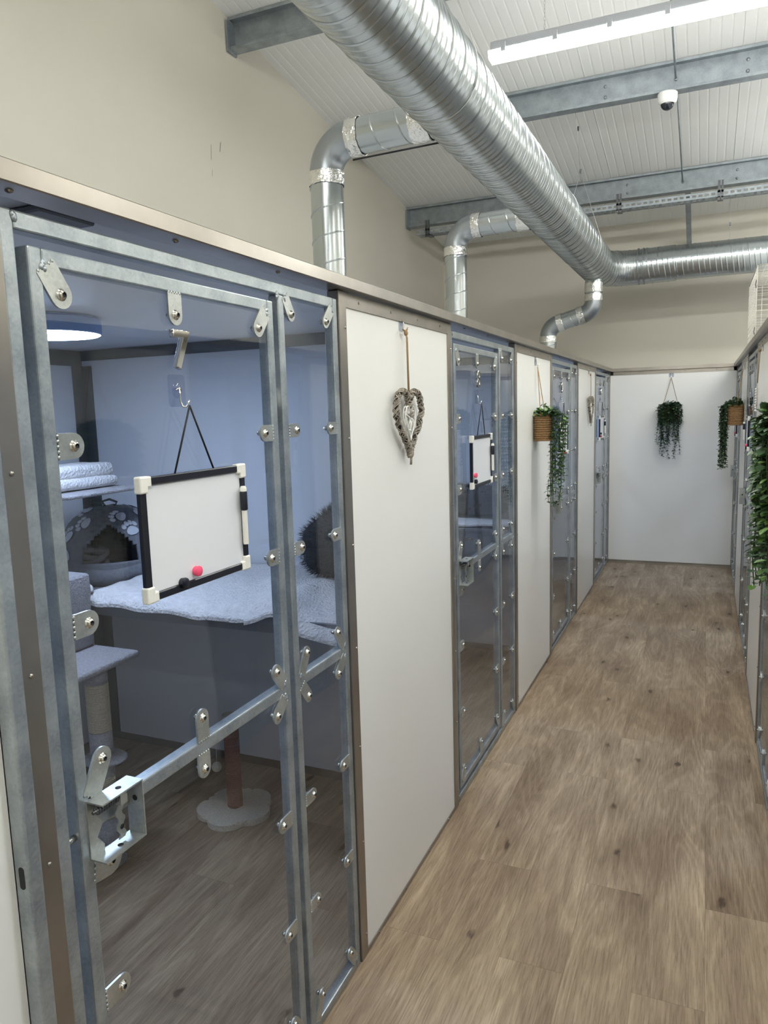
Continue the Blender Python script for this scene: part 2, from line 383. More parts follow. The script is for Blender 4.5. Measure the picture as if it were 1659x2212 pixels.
# ================================================================== FRONTS
def rect_tube(bm, y0, y1, z0, z1, x0=-.027, x1=0.0, bev=.003):
    box(bm, x0, x1, y0, y1, z0, z1, bev, seg=2)
def make_lug(bolt, base, w=.0195, name='retaining_lug', parent=None):
    by, bz = bolt; d = Vector((base[0]-by, base[1]-bz)); L = d.length; a = atan2(d.y, d.x)
    poly = [(L, -w), (L, w), (0, w)]
    poly += [(w*cos(t), w*sin(t)) for t in [pi/2+pi*k/10 for k in range(1, 10)]]
    poly += [(0, -w)]
    pts = [(by+p*cos(a)-q*sin(a), bz+p*sin(a)+q*cos(a)) for p, q in poly]
    bm = nb(); prism(bm, pts, -.0035, .0008)
    # weld bead at the root
    for s in range(5):
        q = -w+2*w*(s+.5)/5; p = L
        ellipsoid(bm, (0.0, by+p*cos(a)-q*sin(a), bz+p*sin(a)+q*cos(a)), (.0016, .0032, .0032), 6, 4)
    o = obj(name, bm, M['lug'], parent)
    bm = nb(); mm = AX((1, 0, 0), (0.0, by, bz))
    lathe(bm, [(.0095, -.0), (.0095, .0012), (.0075, .0014), (.0072, .004), (.0058, .0062), (.0040, .0070)], 14, mm)
    lathe(bm, [(.0040, .0070), (.0036, .0045), (0, .0042)], 6, mm, 1)
    lathe(bm, [(0, -.020), (.003, -.020), (.003, -.0035)], 8, mm)
    lathe(bm, [(0, -.017), (.006, -.017), (.006, -.0112), (0, -.0112)], 6, mm)
    obj('bolt', bm, [M['bolt'], M['dark']], o)
    return o
def make_pane(y0, y1, z0, z1, parent):
    bm = nb(); box(bm, -.0105, -.0045, y0, y1, z0, z1)
    # a single front skin and a single back skin of clear acrylic
    return obj('pane', bm, M['glass'], parent)

S0 = UNITS[0]
def make_fixed_frame():
    """local y = 0 at left edge of the frame"""
    r = empty('pen_front_frame', (0, S0, 0))
    def Y(v): return v-S0
    bm = nb()
    rect_tube(bm, Y(.777), Y(.802), 0, 1.942); rect_tube(bm, Y(1.790), Y(1.815), 0, 1.942)
    rect_tube(bm, Y(.802), Y(1.790), 1.915, 1.942); rect_tube(bm, Y(.802), Y(1.790), 0, .026)
    rect_tube(bm, Y(1.515), Y(1.540), .026, 1.915); rect_tube(bm, Y(1.540), Y(1.790), .967, .994)
    for (y, z) in ((.804, 1.935), (1.788, 1.912), (1.542, 1.912), (1.513, 1.914), (1.542, .996), (1.788, .996), (1.788, .965), (1.542, .028), (1.788, .028)):
        for s in range(4): ellipsoid(bm, (-.001, Y(y)+random.uniform(-.003, .003), z+random.uniform(-.006, .006)), (.004, .005, .006), 7, 5)
    obj('frame', bm, M['galv'], r)
    for z0, z1 in ((.992, 1.918), (.020, .970)): make_pane(Y(1.537), Y(1.793), z0, z1, r)
    for b, s in (((1.571, 1.876), (1.546, 1.914)), ((1.748, 1.876), (1.784, 1.914)), ((1.573, 1.603), (1.540, 1.603)), ((1.752, 1.602), (1.790, 1.602)),
                 ((1.573, 1.315), (1.540, 1.315)), ((1.752, 1.315), (1.790, 1.315)), ((1.748, 1.045), (1.784, .996)), ((1.575, 1.044), (1.546, .996)),
                 ((1.745, .930), (1.784, .966)), ((1.575, .930), (1.546, .966)), ((1.752, .658), (1.790, .658)), ((1.576, .662), (1.540, .662)),
                 ((1.752, .366), (1.790, .366)), ((1.576, .366), (1.540, .366)), ((1.752, .078), (1.786, .030)), ((1.578, .085), (1.546, .028))):
        make_lug((Y(b[0]), b[1]), (Y(s[0]), s[1]), .0165, parent=r)
    return r
def make_door():
    r = empty('pen_door', (0, S0, 0))
    def Y(v): return v-S0
    bm = nb()
    rect_tube(bm, Y(.822), Y(.847), .046, 1.897); rect_tube(bm, Y(1.466), Y(1.491), .046, 1.897)
    rect_tube(bm, Y(.847), Y(1.466), 1.871, 1.897); rect_tube(bm, Y(.847), Y(1.466), .046, .072); rect_tube(bm, Y(.847), Y(1.466), .971, .998)
    for (y, z) in ((.848, 1.87), (1.465, 1.87), (1.465, 1.0), (1.465, .969), (.848, .074), (1.465, .074)):
        for s in range(4): ellipsoid(bm, (-.001, Y(y)+random.uniform(-.003, .003), z+random.uniform(-.006, .006)), (.004, .005, .006), 7, 5)
    obj('frame', bm, M['galv'], r)
    for z0, z1 in ((.996, 1.873), (.070, .973)): make_pane(Y(.845), Y(1.468), z0, z1, r)
    for b, s, w_ in (((.878, 1.833), (.852, 1.872), .021), ((1.146, 1.831), (1.146, 1.871), .019), ((1.427, 1.832), (1.460, 1.872), .0195), ((.878, 1.603), (.847, 1.603), .0205),
                 ((1.432, 1.601), (1.466, 1.601), .0185), ((.878, 1.317), (.847, 1.317), .0205), ((1.434, 1.314), (1.466, 1.314), .0185), ((.881, 1.083), (.852, 1.030), .020),
                 ((1.148, 1.045), (1.148, .998), .0185), ((1.146, .938), (1.146, .971), .0185), ((1.430, 1.042), (1.461, 1.002), .0185), ((1.426, .935), (1.461, .967), .0185),
                 ((.881, .900), (.847, .905), .0255), ((1.427, .657), (1.466, .657), .0185), ((1.428, .367), (1.466, .367), .0185), ((.883, .662), (.847, .662), .0205),
                 ((.883, .370), (.847, .370), .0205), ((1.432, .118), (1.462, .076), .0185), ((1.146, .118), (1.146, .072), .0185), ((.883, .112), (.853, .074), .0205)):
        make_lug((Y(b[0]), b[1]), (Y(s[0]), s[1]), w_, parent=r)
    # spring latch in a folded steel housing
    bm = nb(); y0, y1, z0, z1, dp, t = Y(.838), Y(.932), .925, 1.028, .036, .0025
    box(bm, 0, dp, y0, y1, z1-t, z1); box(bm, 0, dp, y0, y1, z0, z0+t); box(bm, 0, dp, y1-t, y1, z0+t, z1-t)
    prism(bm, [(y0, z0+t), (y0+.03, z0+t)]+[(y0+.024+.007*sin(k*pi/2.0), z0+t+(z1-z0-2*t)*k/10) for k in range(1, 10)]+[(y0+.026, z1-t), (y0, z1-t)], .0, .0025)
    obj_h = obj('latch_housing', bm, M['lug'], r)
    bm = nb()
    for (a, b_, c_, ax) in ((dp*.5, y0+.055, z1+.0002, (0, 0, 1)), (dp*.5, y0+.05, z0+t+.0002, (0, 0, 1)), (dp*.5, y1+.0002, (z0+z1)/2+.015, (0, 1, 0)), (dp*.5, y1-t-.0004, (z0+z1)/2+.015, (0, -1, 0))):
        lathe(bm, [(0, .0004), (.0052, .0003), (.0052, 0)], 12, AX(ax, (a, b_, c_)))
    obj('hole', bm, M['dark'], obj_h)
    bm = nb(); n = 11*12; zc = z1-.018
    tube(bm, [(.014+.0065*cos(2*pi*k/12), y0+.006+.058*k/n, zc+.0065*sin(2*pi*k/12)) for k in range(n+1)], .0013, 6)
    tube(bm, [(.014, y0, zc), (.014, y0+.07, zc)], .003, 8)
    obj('spring', bm, M['trimdark'], obj_h)
    bm = nb()  # wavy edged finger grip
    L_ = z1-z0-.018
    R1 = [(.066+.004*sin(k*pi/2.2)-.012, z0+.008+L_*k/14) for k in range(15)]
    poly = [(y0+a, b) for a, b in R1]+[(y0+a+.014, b) for a, b in R1[::-1]]
    prism(bm, poly, .010, .0125)
    prism(bm, [(y0+.052, z1-.03), (y0+.068, z1-.03), (y0+.068, z1-.014), (y0+.052, z1-.010)], .010, .024)
    lathe(bm, [(.0045, 0), (.0045, .0006), (0, .0007)], 10, AX((1, 0, 0), (.0125, y0+.062, z0+.028)), 1)
    obj('finger_grip', bm, [M['lug'], M['dark']], obj_h)
    bm = nb(); tube(bm, [(-.012, Y(.797), .972), (-.012, Y(.824), .972)], .0055, 12); obj('latch_bolt', bm, M['bolt'], obj_h)
    # hinges on the other stile
    for z in (1.66, .35):
        bm = nb(); tube(bm, [(-.020, Y(1.503), z-.03), (-.020, Y(1.503), z+.03)], .006, 10); tube(bm, [(-.020, Y(1.503), z-.045), (-.020, Y(1.503), z+.045)], .0035, 8)
        obj('hinge', bm, M['bolt'], r)
    return r
def jamb_pair_bm(y0, y1):
    bm = nb()
    return bm
def make_jamb(x, y0, y1, facing, label):
    """stainless cover strip; facing +1 = faces +x"""
    bm = nb(); xa, xb = (x-.030, x+.005) if facing > 0 else (x-.005, x+.030)
    box(bm, xa, xb, y0, y1, .0, 1.965, .0015)
    fx = x+.005*facing
    for k in range(7): rivet(bm, (fx, (y0+y1)/2+(.012 if (y0+y1)/2 > 1 else 0), .07+.3*k), (facing, 0, 0), .0042)
    o = obj('door_jamb', bm, M['steel']); tag(o, label, 'post', 'stainless steel jambs between fronts and wall boards'); return o
def make_panel(x, y0, y1, facing, label):
    r = empty('wall_board', (x, (y0+y1)/2, 0)); hw = (y1-y0)/2; f = facing
    bm = nb(); box(bm, min(-.02*f, 0), max(-.02*f, 0), -hw, hw, .014, 1.945); obj('board', bm, M['panel'], r)
    bm = nb(); box(bm, min(0.0003*f, .004*f), max(0.0003*f, .004*f), -hw, hw, 1.925, 1.964)
    for k in range(4): rivet(bm, (.004*f, -hw+.10+(2*hw-.2)*k/3, 1.945), (f, 0, 0), .0042)
    obj('top_strip', bm, M['steel'], r)
    bm = nb(); box(bm, min(.0003*f, .004*f), max(.0003*f, .004*f), -hw, hw, 0, .015)
    for k in range(4): rivet(bm, (.004*f, -hw+.10+(2*hw-.2)*k/3, .009), (f, 0, 0), .0042)
    obj('bottom_strip', bm, M['steel'], r)
    tag(r, label, 'wall panel', 'white wall boards between the pen fronts'); return r

frame0 = make_fixed_frame(); door0 = make_door()
who = ['nearest left pen, the one numbered 7', 'left pen numbered 8', 'third left pen, behind the trailing basket plant', 'far left pen beside the end board']
whoR = ['right pen nearest the camera', 'right pen behind the big trailing plant', 'right pen between the macrame hanging and the basket plant', 'far right pen beside the end board']
for i, y in enumerate(UNITS):
    fr = frame0 if i == 0 else copy_tree(frame0); dr = door0 if i == 0 else copy_tree(door0)
    fr.location = (0, y, 0); dr.location = (0, y, 0)
    tag(fr, 'galvanised frame, %s' % who[i], 'frame', 'galvanised front frames')
    tag(dr, 'galvanised glazed door, %s' % who[i], 'door', 'galvanised pen doors')
for i, y in enumerate(UNITS):
    fr = copy_tree(frame0); dr = copy_tree(door0)
    for o in (fr, dr): o.location = (XR, y+FW, 0); o.rotation_euler = (0, 0, pi)
    tag(fr, 'galvanised frame, %s' % whoR[i], 'frame', 'galvanised front frames')
    tag(dr, 'galvanised glazed door, %s' % whoR[i], 'door', 'galvanised pen doors')
ends = UNITS+[None]
jl = ['near jamb of the pen numbered 7', 'far jamb of the pen numbered 7', 'near jamb of the pen numbered 8', 'far jamb of the pen numbered 8',
      'near jamb of the third left pen', 'far jamb of the third left pen', 'near jamb of the last left pen', 'far jamb of the last left pen, in the end corner']
for i, y in enumerate(UNITS):
    for (X_, f, side, lab) in ((0, 1, 'left', jl), (XR, -1, 'right', [s.replace('left pen', 'right pen').replace('pen numbered 7', 'nearest right pen').replace('pen numbered 8', 'second right pen') for s in jl])):
        make_jamb(X_, y-.042, y-.002, f, 'vertical stainless steel strip, '+lab[2*i])
        make_jamb(X_, y+FW+.002, (y+FW+.046) if i < 3 else YE-.002, f, 'vertical stainless steel strip, '+lab[2*i+1])
pl = ['hung with the large wicker heart', 'hung with the trailing basket plant', 'hung with the far small wicker heart']
pr = ['opposite the large wicker heart, nearest on the right', 'hung with the macrame, at the right picture edge', 'hung with the far basket plant on the right']
for i in range(3):
    a, b = UNITS[i]+FW+.030, UNITS[i+1]-.030
    make_panel(0, a, b, 1, 'glossy white wall board '+pl[i]); make_panel(XR, a, b, -1, 'glossy white wall board '+pr[i])
make_panel(0, -1.6, .698, 1, 'white wall board at the bottom left picture edge, before the slotted gate post')
make_panel(XR, -1.6, .735, -1, 'white wall board beside the camera on the right')

# gate post at the left picture edge
r = empty('gate_post', (0, .71, 0))
bm = nb(); box(bm, .0, .030, -.012, .012, 0, 1.90, .003, seg=2); obj('post', bm, M['galv'], r)
bm = nb(); poly = [(.015+.0055*cos(t), 1.005+(.012 if sin(t) > 0 else -.012)+.0055*sin(t)) for t in [2*pi*k/16 for k in range(16)]]
prism(bm, [(a, b-.02) for a, b in poly], -.0126, -.0123, 'xz'); obj('slot', bm, M['dark'], r)
tag(r, 'galvanised square gate post with a slot hole at the left picture edge', 'post')

# ================================================================== ROOF STEEL AND DUCTS
def purlin(y, label, x0=-1.925, x1=3.24):
    bm = nb(); h, f, l, t = .19, .062, .018, .0025
    # C section, open side to the camera (-y)
    s = [(0, 0), (0, -h), (-f, -h), (-f, -h+l), (-f+t, -h+l), (-f+t, -h+t), (-t, -h+t), (-t, -t), (-f+t, -t), (-f+t, -l), (-f, -l), (-f, 0)]
    dz = -.15*0
    prism(bm, [(y+a, ceil_z(y+a)-.005+b) for a, b in s], x0, x1)
    for x in (.2, 1.1, 2.0): 
        for zz in (-.06, -.13): lathe(bm, [(.012, 0), (.012, .006), (0, .0065)], 6, AX((0, -1, 0), (x, y-t, ceil_z(y)+zz)))
    # end cleat on the wall
    box(bm, x0, x0+.012, y-.09, y+.01, ceil_z(y)-.205, ceil_z(y)-.02)
    o = obj('purlin', bm, M['purlin']); tag(o, label, 'beam', 'galvanised roof purlins'); return o
purlin(4.33, 'galvanised roof purlin at the top left, behind the big duct'); purlin(5.74, 'galvanised roof purlin just above the dome camera'); purlin(7.37, 'galvanised roof purlin with a cable tray below')
# sag rods
def rod(y0, y1, x, label):
    bm = nb(); z0, z1 = ceil_z(y0)-.10, ceil_z(y1)-.10
    tube(bm, [(x, y0, z0), (x, y1, z1)], .0065, 8)
    lathe(bm, [(.013, 0), (.013, .012), (0, .012)], 6, AX((0, -1, 0), (x, y1-.002, z1))); lathe(bm, [(.013, 0), (.013, .012), (0, .012)], 6, AX((0, 1, 0), (x, y0+.002, z0)))
    o = obj('sag_rod', bm, M['purlin']); tag(o, label, 'rod', 'thin steel sag rods between purlins')
rod(4.33, 5.735, .66, 'thin steel rod between purlins above the dome camera'); rod(5.745, 7.365, .665, 'thin steel rod running from the dome camera purlin to the tray purlin')
bm = nb(); prism(bm, [(7.372, ceil_z(7.37)-.13), (8.445, ceil_z(8.445)-.26), (8.445, ceil_z(8.445)-.32), (7.372, ceil_z(7.37)-.17)], .685, .73)
o = obj('brace_strut', bm, M['purlin']); tag(o, 'flat galvanised strut from the tray purlin to the end wall', 'beam')
# cable tray: perforated strip below the purlin
bm = nb(); x = -1.80; z = ceil_z(7.37)-.292; y0, y1 = 7.235, 7.365
while x < 3.2:
    for (a, b) in ((y0, y0+.012), (y0+.042, y0+.060), (y0+.080, y0+.098), (y1-.012, y1)): box(bm, x, x+.05, a, b, z, z+.0015)
    box(bm, x+.03, x+.05, y0+.012, y0+.042, z, z+.0015); box(bm, x+.03, x+.05, y0+.060, y0+.080, z, z+.0015); box(bm, x+.03, x+.05, y1-.032, y1-.012, z, z+.0015)
    # slotted front wall of the tray
    box(bm, x, x+.05, y0-.0015, y0, z, z+.014); box(bm, x, x+.05, y0-.0015, y0, z+.034, z+.05); box(bm, x+.03, x+.05, y0-.0015, y0, z+.014, z+.034)
    x += .05
box(bm, -1.8, 3.2, y1, y1+.0015, z, z+.05)
tray = obj('cable_tray', bm, M['purlin']); tag(tray, 'perforated galvanised cable tray under the far purlin', 'cable tray')
for x in (-1.70, .12, .95):
    bm = nb(); box(bm, x, x+.02, y0-.014, y0-.002, z-.03, z+.13); box(bm, x+.028, x+.044, y0-.014, y0-.002, z-.03, z+.13); box(bm, x, x+.044, y0-.014, y0-.006, z+.03, z+.05); box(bm, x, x+.044, y0-.014, y1, z-.012, z-.003)
    obj('tray_clamp', bm, M['trimdark'], tray)

def path_fn(pts, rad):
    """polyline with rounded corners -> dense list of (pos, tangent)"""
    out = []; P = [Vector(p) for p in pts]
    segs = []; cur = P[0]
    for i in range(1, len(P)-1):
        a = (P[i]-P[i-1]).normalized(); b = (P[i+1]-P[i]).normalized(); ang = a.angle(b)
        t = rad*math.tan(ang/2); s = P[i]-a*t; e = P[i]+b*t
        segs.append(('l', cur, s)); n = a.cross(b).normalized(); c = s+n.cross(a)*rad
        segs.append(('a', c, s-c, n, ang)); cur = e
    segs.append(('l', cur, P[-1]))
    return segs, [((s[2]-s[1]).length if s[0] == 'l' else rad*s[4]) for s in segs]
def path_eval(segs, lens, s):
    for sg, L in zip(segs, lens):
        if s <= L or sg is segs[-1]:
            if sg[0] == 'l':
                d = (sg[2]-sg[1]).normalized(); return sg[1]+d*s, d
            q = Matrix.Rotation(sg[4]*s/L, 3, sg[3]); v = q @ sg[2]; return sg[1]+v, sg[3].cross(v).normalized()
        s -= L
def spiral_duct(bm, pts, R, pitch, ridge=.004, minor=0.0, rad=.3, n=48, ref=None, hand=1):
    segs, lens = path_fn(pts, rad); L = sum(lens)
    prof = [(0.0, 0), (.010, 0), (.024, ridge), (.050, ridge), (.064, 0), (.074, 0)]
    if minor: prof += [(.29, 0), (.30, 0), (.325, minor), (.365, minor), (.39, 0), (.40, 0), (.61, 0), (.62, 0), (.645, minor), (.685, minor), (.71, 0), (.72, 0)]
    else: prof += [(.5, 0)]
    K = int(L/pitch)+2; rings = []
    _, d0 = path_eval(segs, lens, 0); u0, _v = frame_of(d0) if ref is None else (Vector(ref), None)
    for k in range(-1, K):
        for t, h in prof:
            ring = []
            for j in range(n):
                th = 2*pi*j/n; s = (k+t+j/n)*pitch; sc = min(max(s, 0), L); hh = h if sc == s else 0
                p, d = path_eval(segs, lens, sc)
                u = u0-d*u0.dot(d)
                u.normalize(); v = d.cross(u)
                ring.append(bm.verts.new(p+(u*cos(th*hand)+v*sin(th*hand))*(R+hh)))
            rings.append(ring)
    K2 = len(prof)
    for i in range(len(rings)-1):
        a, b = rings[i], rings[i+1]
        for j in range(n):
            if j < n-1: q = (a[j], a[j+1], b[j+1], b[j])
            else:
                if i+K2+1 >= len(rings): continue
                q = (a[j], rings[i+K2][0], rings[i+K2+1][0], b[j])
            if len({tuple(round(c, 6) for c in v.co) for v in q}) < 3: continue
            f = bm.faces.new(q); f.smooth = True
    bmesh.ops.remove_doubles(bm, verts=bm.verts, dist=1e-6)
def ring_band(bm, c, d, R, w, n=40, crinkle=0.0):
    u, v = frame_of(Vector(d)); dd = Vector(d).normalized(); rings = []
    for s, rr in ((-w/2, R*.99), (-w/2, R+.0015), (-w/4, R+.002), (0, R+.0015), (w/4, R+.002), (w/2, R+.0015), (w/2, R*.99)):
        rings.append([bm.verts.new(Vector(c)+dd*(s+crinkle*random.uniform(-1, 1)*.6)+(u*cos(2*pi*k/n)+v*sin(2*pi*k/n))*(rr+crinkle*random.uniform(0, 1)*.35)) for k in range(n)])
    for a, b in zip(rings, rings[1:]):
        for k in range(n): bm.faces.new((a[k], a[(k+1) % n], b[(k+1) % n], b[k]))

YD, ZD = 7.50, 2.905
bm = nb(); spiral_duct(bm, [(-.03, -2.6, 2.84), (-.03, 3.2, 2.853), (-.03, YD, 2.89), (.62, YD, ZD)], .157, .136, .0036, .0020, .32, 64, ref=(0, 0, 1))
main = obj('ventilation_duct', bm, M['duct'], smooth=True); tag(main, 'large spiral steel duct running overhead down the whole corridor', 'duct')
bm = nb()
for y in (5.02,): ring_band(bm, (-.03, y, 2.869), (0, 1, 0.01), .1605, .006)
for x in (.30, .345): ring_band(bm, (x, YD, ZD-.004), (1, 0, 0.02), .163, .012)
obj('collar', bm, M['elbow'], main)
bm = nb()
for th in (60, 66, 72, -20): 
    a = radians(th); lathe(bm, [(.005, 0), (.004, .005), (0, .006)], 7, AX((cos(a), 0, sin(a)), (-.03+.158*cos(a), 5.0, 2.869+.158*sin(a))))
obj('screw', bm, M['bolt'], main)
bm = nb(); spiral_duct(bm, [(.36, YD, ZD), (3.2, YD, ZD+.0)], .151, .136, .0034, .0014, .3, 56, ref=(0, 0, 1))
rd = obj('ventilation_duct', bm, M['duct'], smooth=True); tag(rd, 'spiral steel duct crossing to the right at the corridor end', 'duct')
bm = nb(); ring_band(bm, (.372, YD, ZD), (1, 0, 0), .155, .02); ring_band(bm, (.47, YD, ZD), (1, 0, 0), .1545, .012); obj('collar', bm, M['elbow'], rd)

def branch(pts, R, rad, label, bands):
    r = empty('branch_duct', pts[0])
    o0 = Vector(pts[0]); P = [tuple(Vector(p)-o0) for p in pts]
    segs, lens = path_fn(P, rad)
    for i, (sg, L) in enumerate(zip(segs, lens)):
        if sg[0] == 'l' and L > .04:
            bm = nb(); spiral_duct(bm, [sg[1], sg[2]], R, .118, .003, 0, .1, 44); obj('straight_duct', bm, M['duct'], r, smooth=True)
        elif sg[0] == 'a':
            bm = nb(); pp = [path_eval(segs[i:i+1], lens[i:i+1], L*k/14)[0] for k in range(15)]
            tube(bm, pp, R*1.01, 36, caps=False); obj('bend', bm, M['elbow'], r, smooth=True)
            for k, s in enumerate((0, L)):
                p, d = path_eval(segs[i:i+1], lens[i:i+1], s); bm = nb(); ring_band(bm, p+d*(-.022 if k == 0 else .022), d, R+.004, .055, 40, .004); obj('foil_tape', bm, M['foil'], r)
    for p, d in bands:
        bm = nb(); ring_band(bm, Vector(p)-o0, d, R+.004, .08, 40, .004); obj('foil_tape', bm, M['foil'], r)
    tag(r, label, 'duct', 'branch ducts rising from the left pens'); return r
R1 = .0735
branch([(-.672, 3.10, 1.997), (-.672, 3.10, 2.822), (-.155, 3.10, 2.838)], R1, .135, 'spiral branch duct rising above the nearest white wall board', [((-.215, 3.1, 2.836), (1, 0, 0))])
branch([(-.690, 5.03, 1.997), (-.690, 5.03, 2.855), (-.160, 5.03, 2.868)], R1, .135, 'spiral branch duct rising above the pen numbered 8', [((-.22, 5.03, 2.866), (1, 0, 0))])
branch([(-.437, 6.98, 1.997), (-.437, 6.98, 2.36), (-.036, 6.98, 2.47), (-.036, 6.98, 2.755)], R1, .12, 'short S shaped branch duct dropping from the duct corner', [((-.036, 6.98, 2.67), (0, 0, 1))])

# suspension wires
def cable(name, chains, r, mt, label, cat='wire', crimps=()):
    bm = nb()
    for c in chains: tube(bm, c, r, 6)
    o = obj(name, bm, mt)
    for c in crimps:
        b2 = nb(); box(b2, c[0]-.007, c[0]+.007, c[1]-.006, c[1]+.006, c[2]-.016, c[2]+.016, .002); obj('crimp', b2, M['trimdark'], o)
    tag(o, label, cat, 'suspension wires'); return o
def loop(y, tx, tz, zc=2.875, R=.162):
    pts = [(tx, y, tz)]
    for k in range(0, 21):
        a = radians(20-220*k/20); pts.append((-.03+R*cos(a), y, zc+R*sin(a)))
    pts.append((tx, y, tz)); return pts
cable('suspension_wire', [[(-.03, 5.80, ceil_z(5.8)-.004), (-.03, 6.15, 3.42)], [Vector((-.03, 6.15, 3.42))]+[Vector(p)+Vector((0, 0, .002)) for p in loop(6.15, -.03, 3.42)[1:]]], .0022, M['wire'], 'thin steel wire looped round the big duct near the corridor end', crimps=((-.03, 6.02, 3.70), (-.03, 6.15, 3.43)))
cable('suspension_wire', [[(-.03, 2.75, ceil_z(2.75)-.004), (-.03, 2.75, 3.35)], loop(2.75, -.03, 3.35, 2.85)], .0016, M['wire'], 'thin steel wire looped round the big duct near the batten lamp', crimps=((-.03, 2.75, 3.36),))
cable('suspension_wire', [[(1.06, YD, ceil_z(YD)-.004), (1.06, YD, ZD+.13)]], .0014, M['wire'], 'thin steel wire holding the duct that crosses right', crimps=((1.06, YD, 3.19),))
bm = nb(); tube(bm, [(-.66, 3.36, 2.826), (-.18, 3.36, 2.835)], .0045, 8); o = obj('cable', bm, M['black']); tag(o, 'thin black cable under the nearest branch duct', 'cable')

# ================================================================== LAMPS AND CAMERA
def batten(x0, x1, y, z, label, chains=True):
    r = empty('batten_lamp', (x0, y, z)); L = x1-x0
    bm = nb(); prism(bm, [(-.052, .0065), (-.053, .012), (-.050, .044), (-.040, .052), (.040, .052), (.050, .044), (.053, .012), (.052, .0065)], .0, L); obj('body', bm, M['white'], r)
    bm = nb(); prism(bm, [(-.051, .006), (.051, .006), (.052, -.008), (.048, -.022), (.036, -.032), (-.036, -.032), (-.048, -.022), (-.052, -.008)], -.012, L+.012); obj('diffuser', bm, M['lamp'], r)
    for k in range(6):
        x = .07+(L-.14)*k/5
        for s in (-1, 1):
            bm = nb(); box(bm, x-.013, x+.013, s*.054-.003, s*.054+.003, -.012, .034, .0015); obj('clip', bm, M['white'], r)
    if chains:
        for x in (.28, L-.28):
            bm = nb(); top = ceil_z(y)-z; zz = .055; k = 0
            while zz < top-.03:
                a = (0.004, 0) if k % 2 else (0, .004)
                tube(bm, [(x+a[0]*cos(t), a[1]*cos(t), zz+.012+.012*sin(t)) for t in [2*pi*q/10 for q in range(10)]], .0012, 5, closed=True)
                zz += .019; k += 1
            box(bm, x-.02, x+.02, -.03, .03, .050, .054)
            obj('chain', bm, M['wire'], r)
    tag(r, label, 'lamp', 'ceiling batten lamps'); return r
batten(-.205, 1.30, 4.22, 3.535, 'lit white LED batten hanging on chains under the roof')
batten(-.30, 1.25, 1.00, 3.60, 'lit white LED batten above the camera, out of the photo')
batten(-.30, 1.25, -1.60, 3.60, 'lit white LED batten behind the camera, out of the photo')
for y, z, t in ((-1.60, 3.60, 'behind the camera'), (1.50, 3.60, 'beside the camera'), (4.22, 3.535, 'in line with the visible one'), (6.55, 3.30, 'nearest the end wall')):  # battens added out of view to send more sideways light onto the left fronts
    batten(1.66, 3.16, y, z, 'added LED batten out of view over the right pens, '+t)
# dome camera
r = empty('dome_camera', (.612, 5.70, ceil_z(5.7)-.195))
bm = nb(); lathe(bm, [(0, 0), (.058, 0), (.064, -.006), (.064, -.040), (.060, -.058), (.047, -.072), (.0, -.072)], 32); obj('housing', bm, M['campl'], r, smooth_angle=40)
bm = nb(); lathe(bm, [(.044*cos(a), -.070-.040*sin(a)) for a in [pi/2*k/8 for k in range(9)]], 28); obj('smoked_dome', bm, M['dome'], r, smooth=True)
tag(r, 'white dome security camera under the middle purlin', 'camera')
# drum lamps in pens
drum0 = empty('drum_lamp', (0, 0, 0))
bm = nb(); lathe(bm, [(0, -.058), (.150, -.058), (.156, -.055)], 48); obj('diffuser', bm, M['drum'], drum0)
bm = nb(); lathe(bm, [(.156, -.055), (.160, -.052), (.160, -.008), (.150, -.004), (.150, 0), (0, 0)], 48); obj('body', bm, M['drumside'], drum0, smooth_angle=40)
ll = ['glowing in the pen numbered 7', 'in the pen numbered 8', 'in the third left pen', 'in the last left pen']
for i, y in enumerate((1.84, 3.85, 5.88, 7.45)):
    d = drum0 if i == 0 else copy_tree(drum0); d.location = (-1.06, y, ZR-.001)
    tag(d, 'round flat ceiling lamp '+ll[i], 'lamp', 'round pen lamps')
for i, y in enumerate((1.84, 3.85, 5.88, 7.45)):
    d = copy_tree(drum0); d.location = (2.2, y, ZR-.001); tag(d, 'round flat ceiling lamp in the right row, %s' % ['nearest pen', 'second pen', 'third pen', 'last pen'][i], 'lamp', 'round pen lamps')
bm = nb(); box(bm, -.16, -.036, .885, 1.0, ZR-.012, ZR-.001, .003); o = obj('cover_plate', bm, M['shelf']); tag(o, 'small grey plate on the pen roof above the frame of pen 7', 'plate')

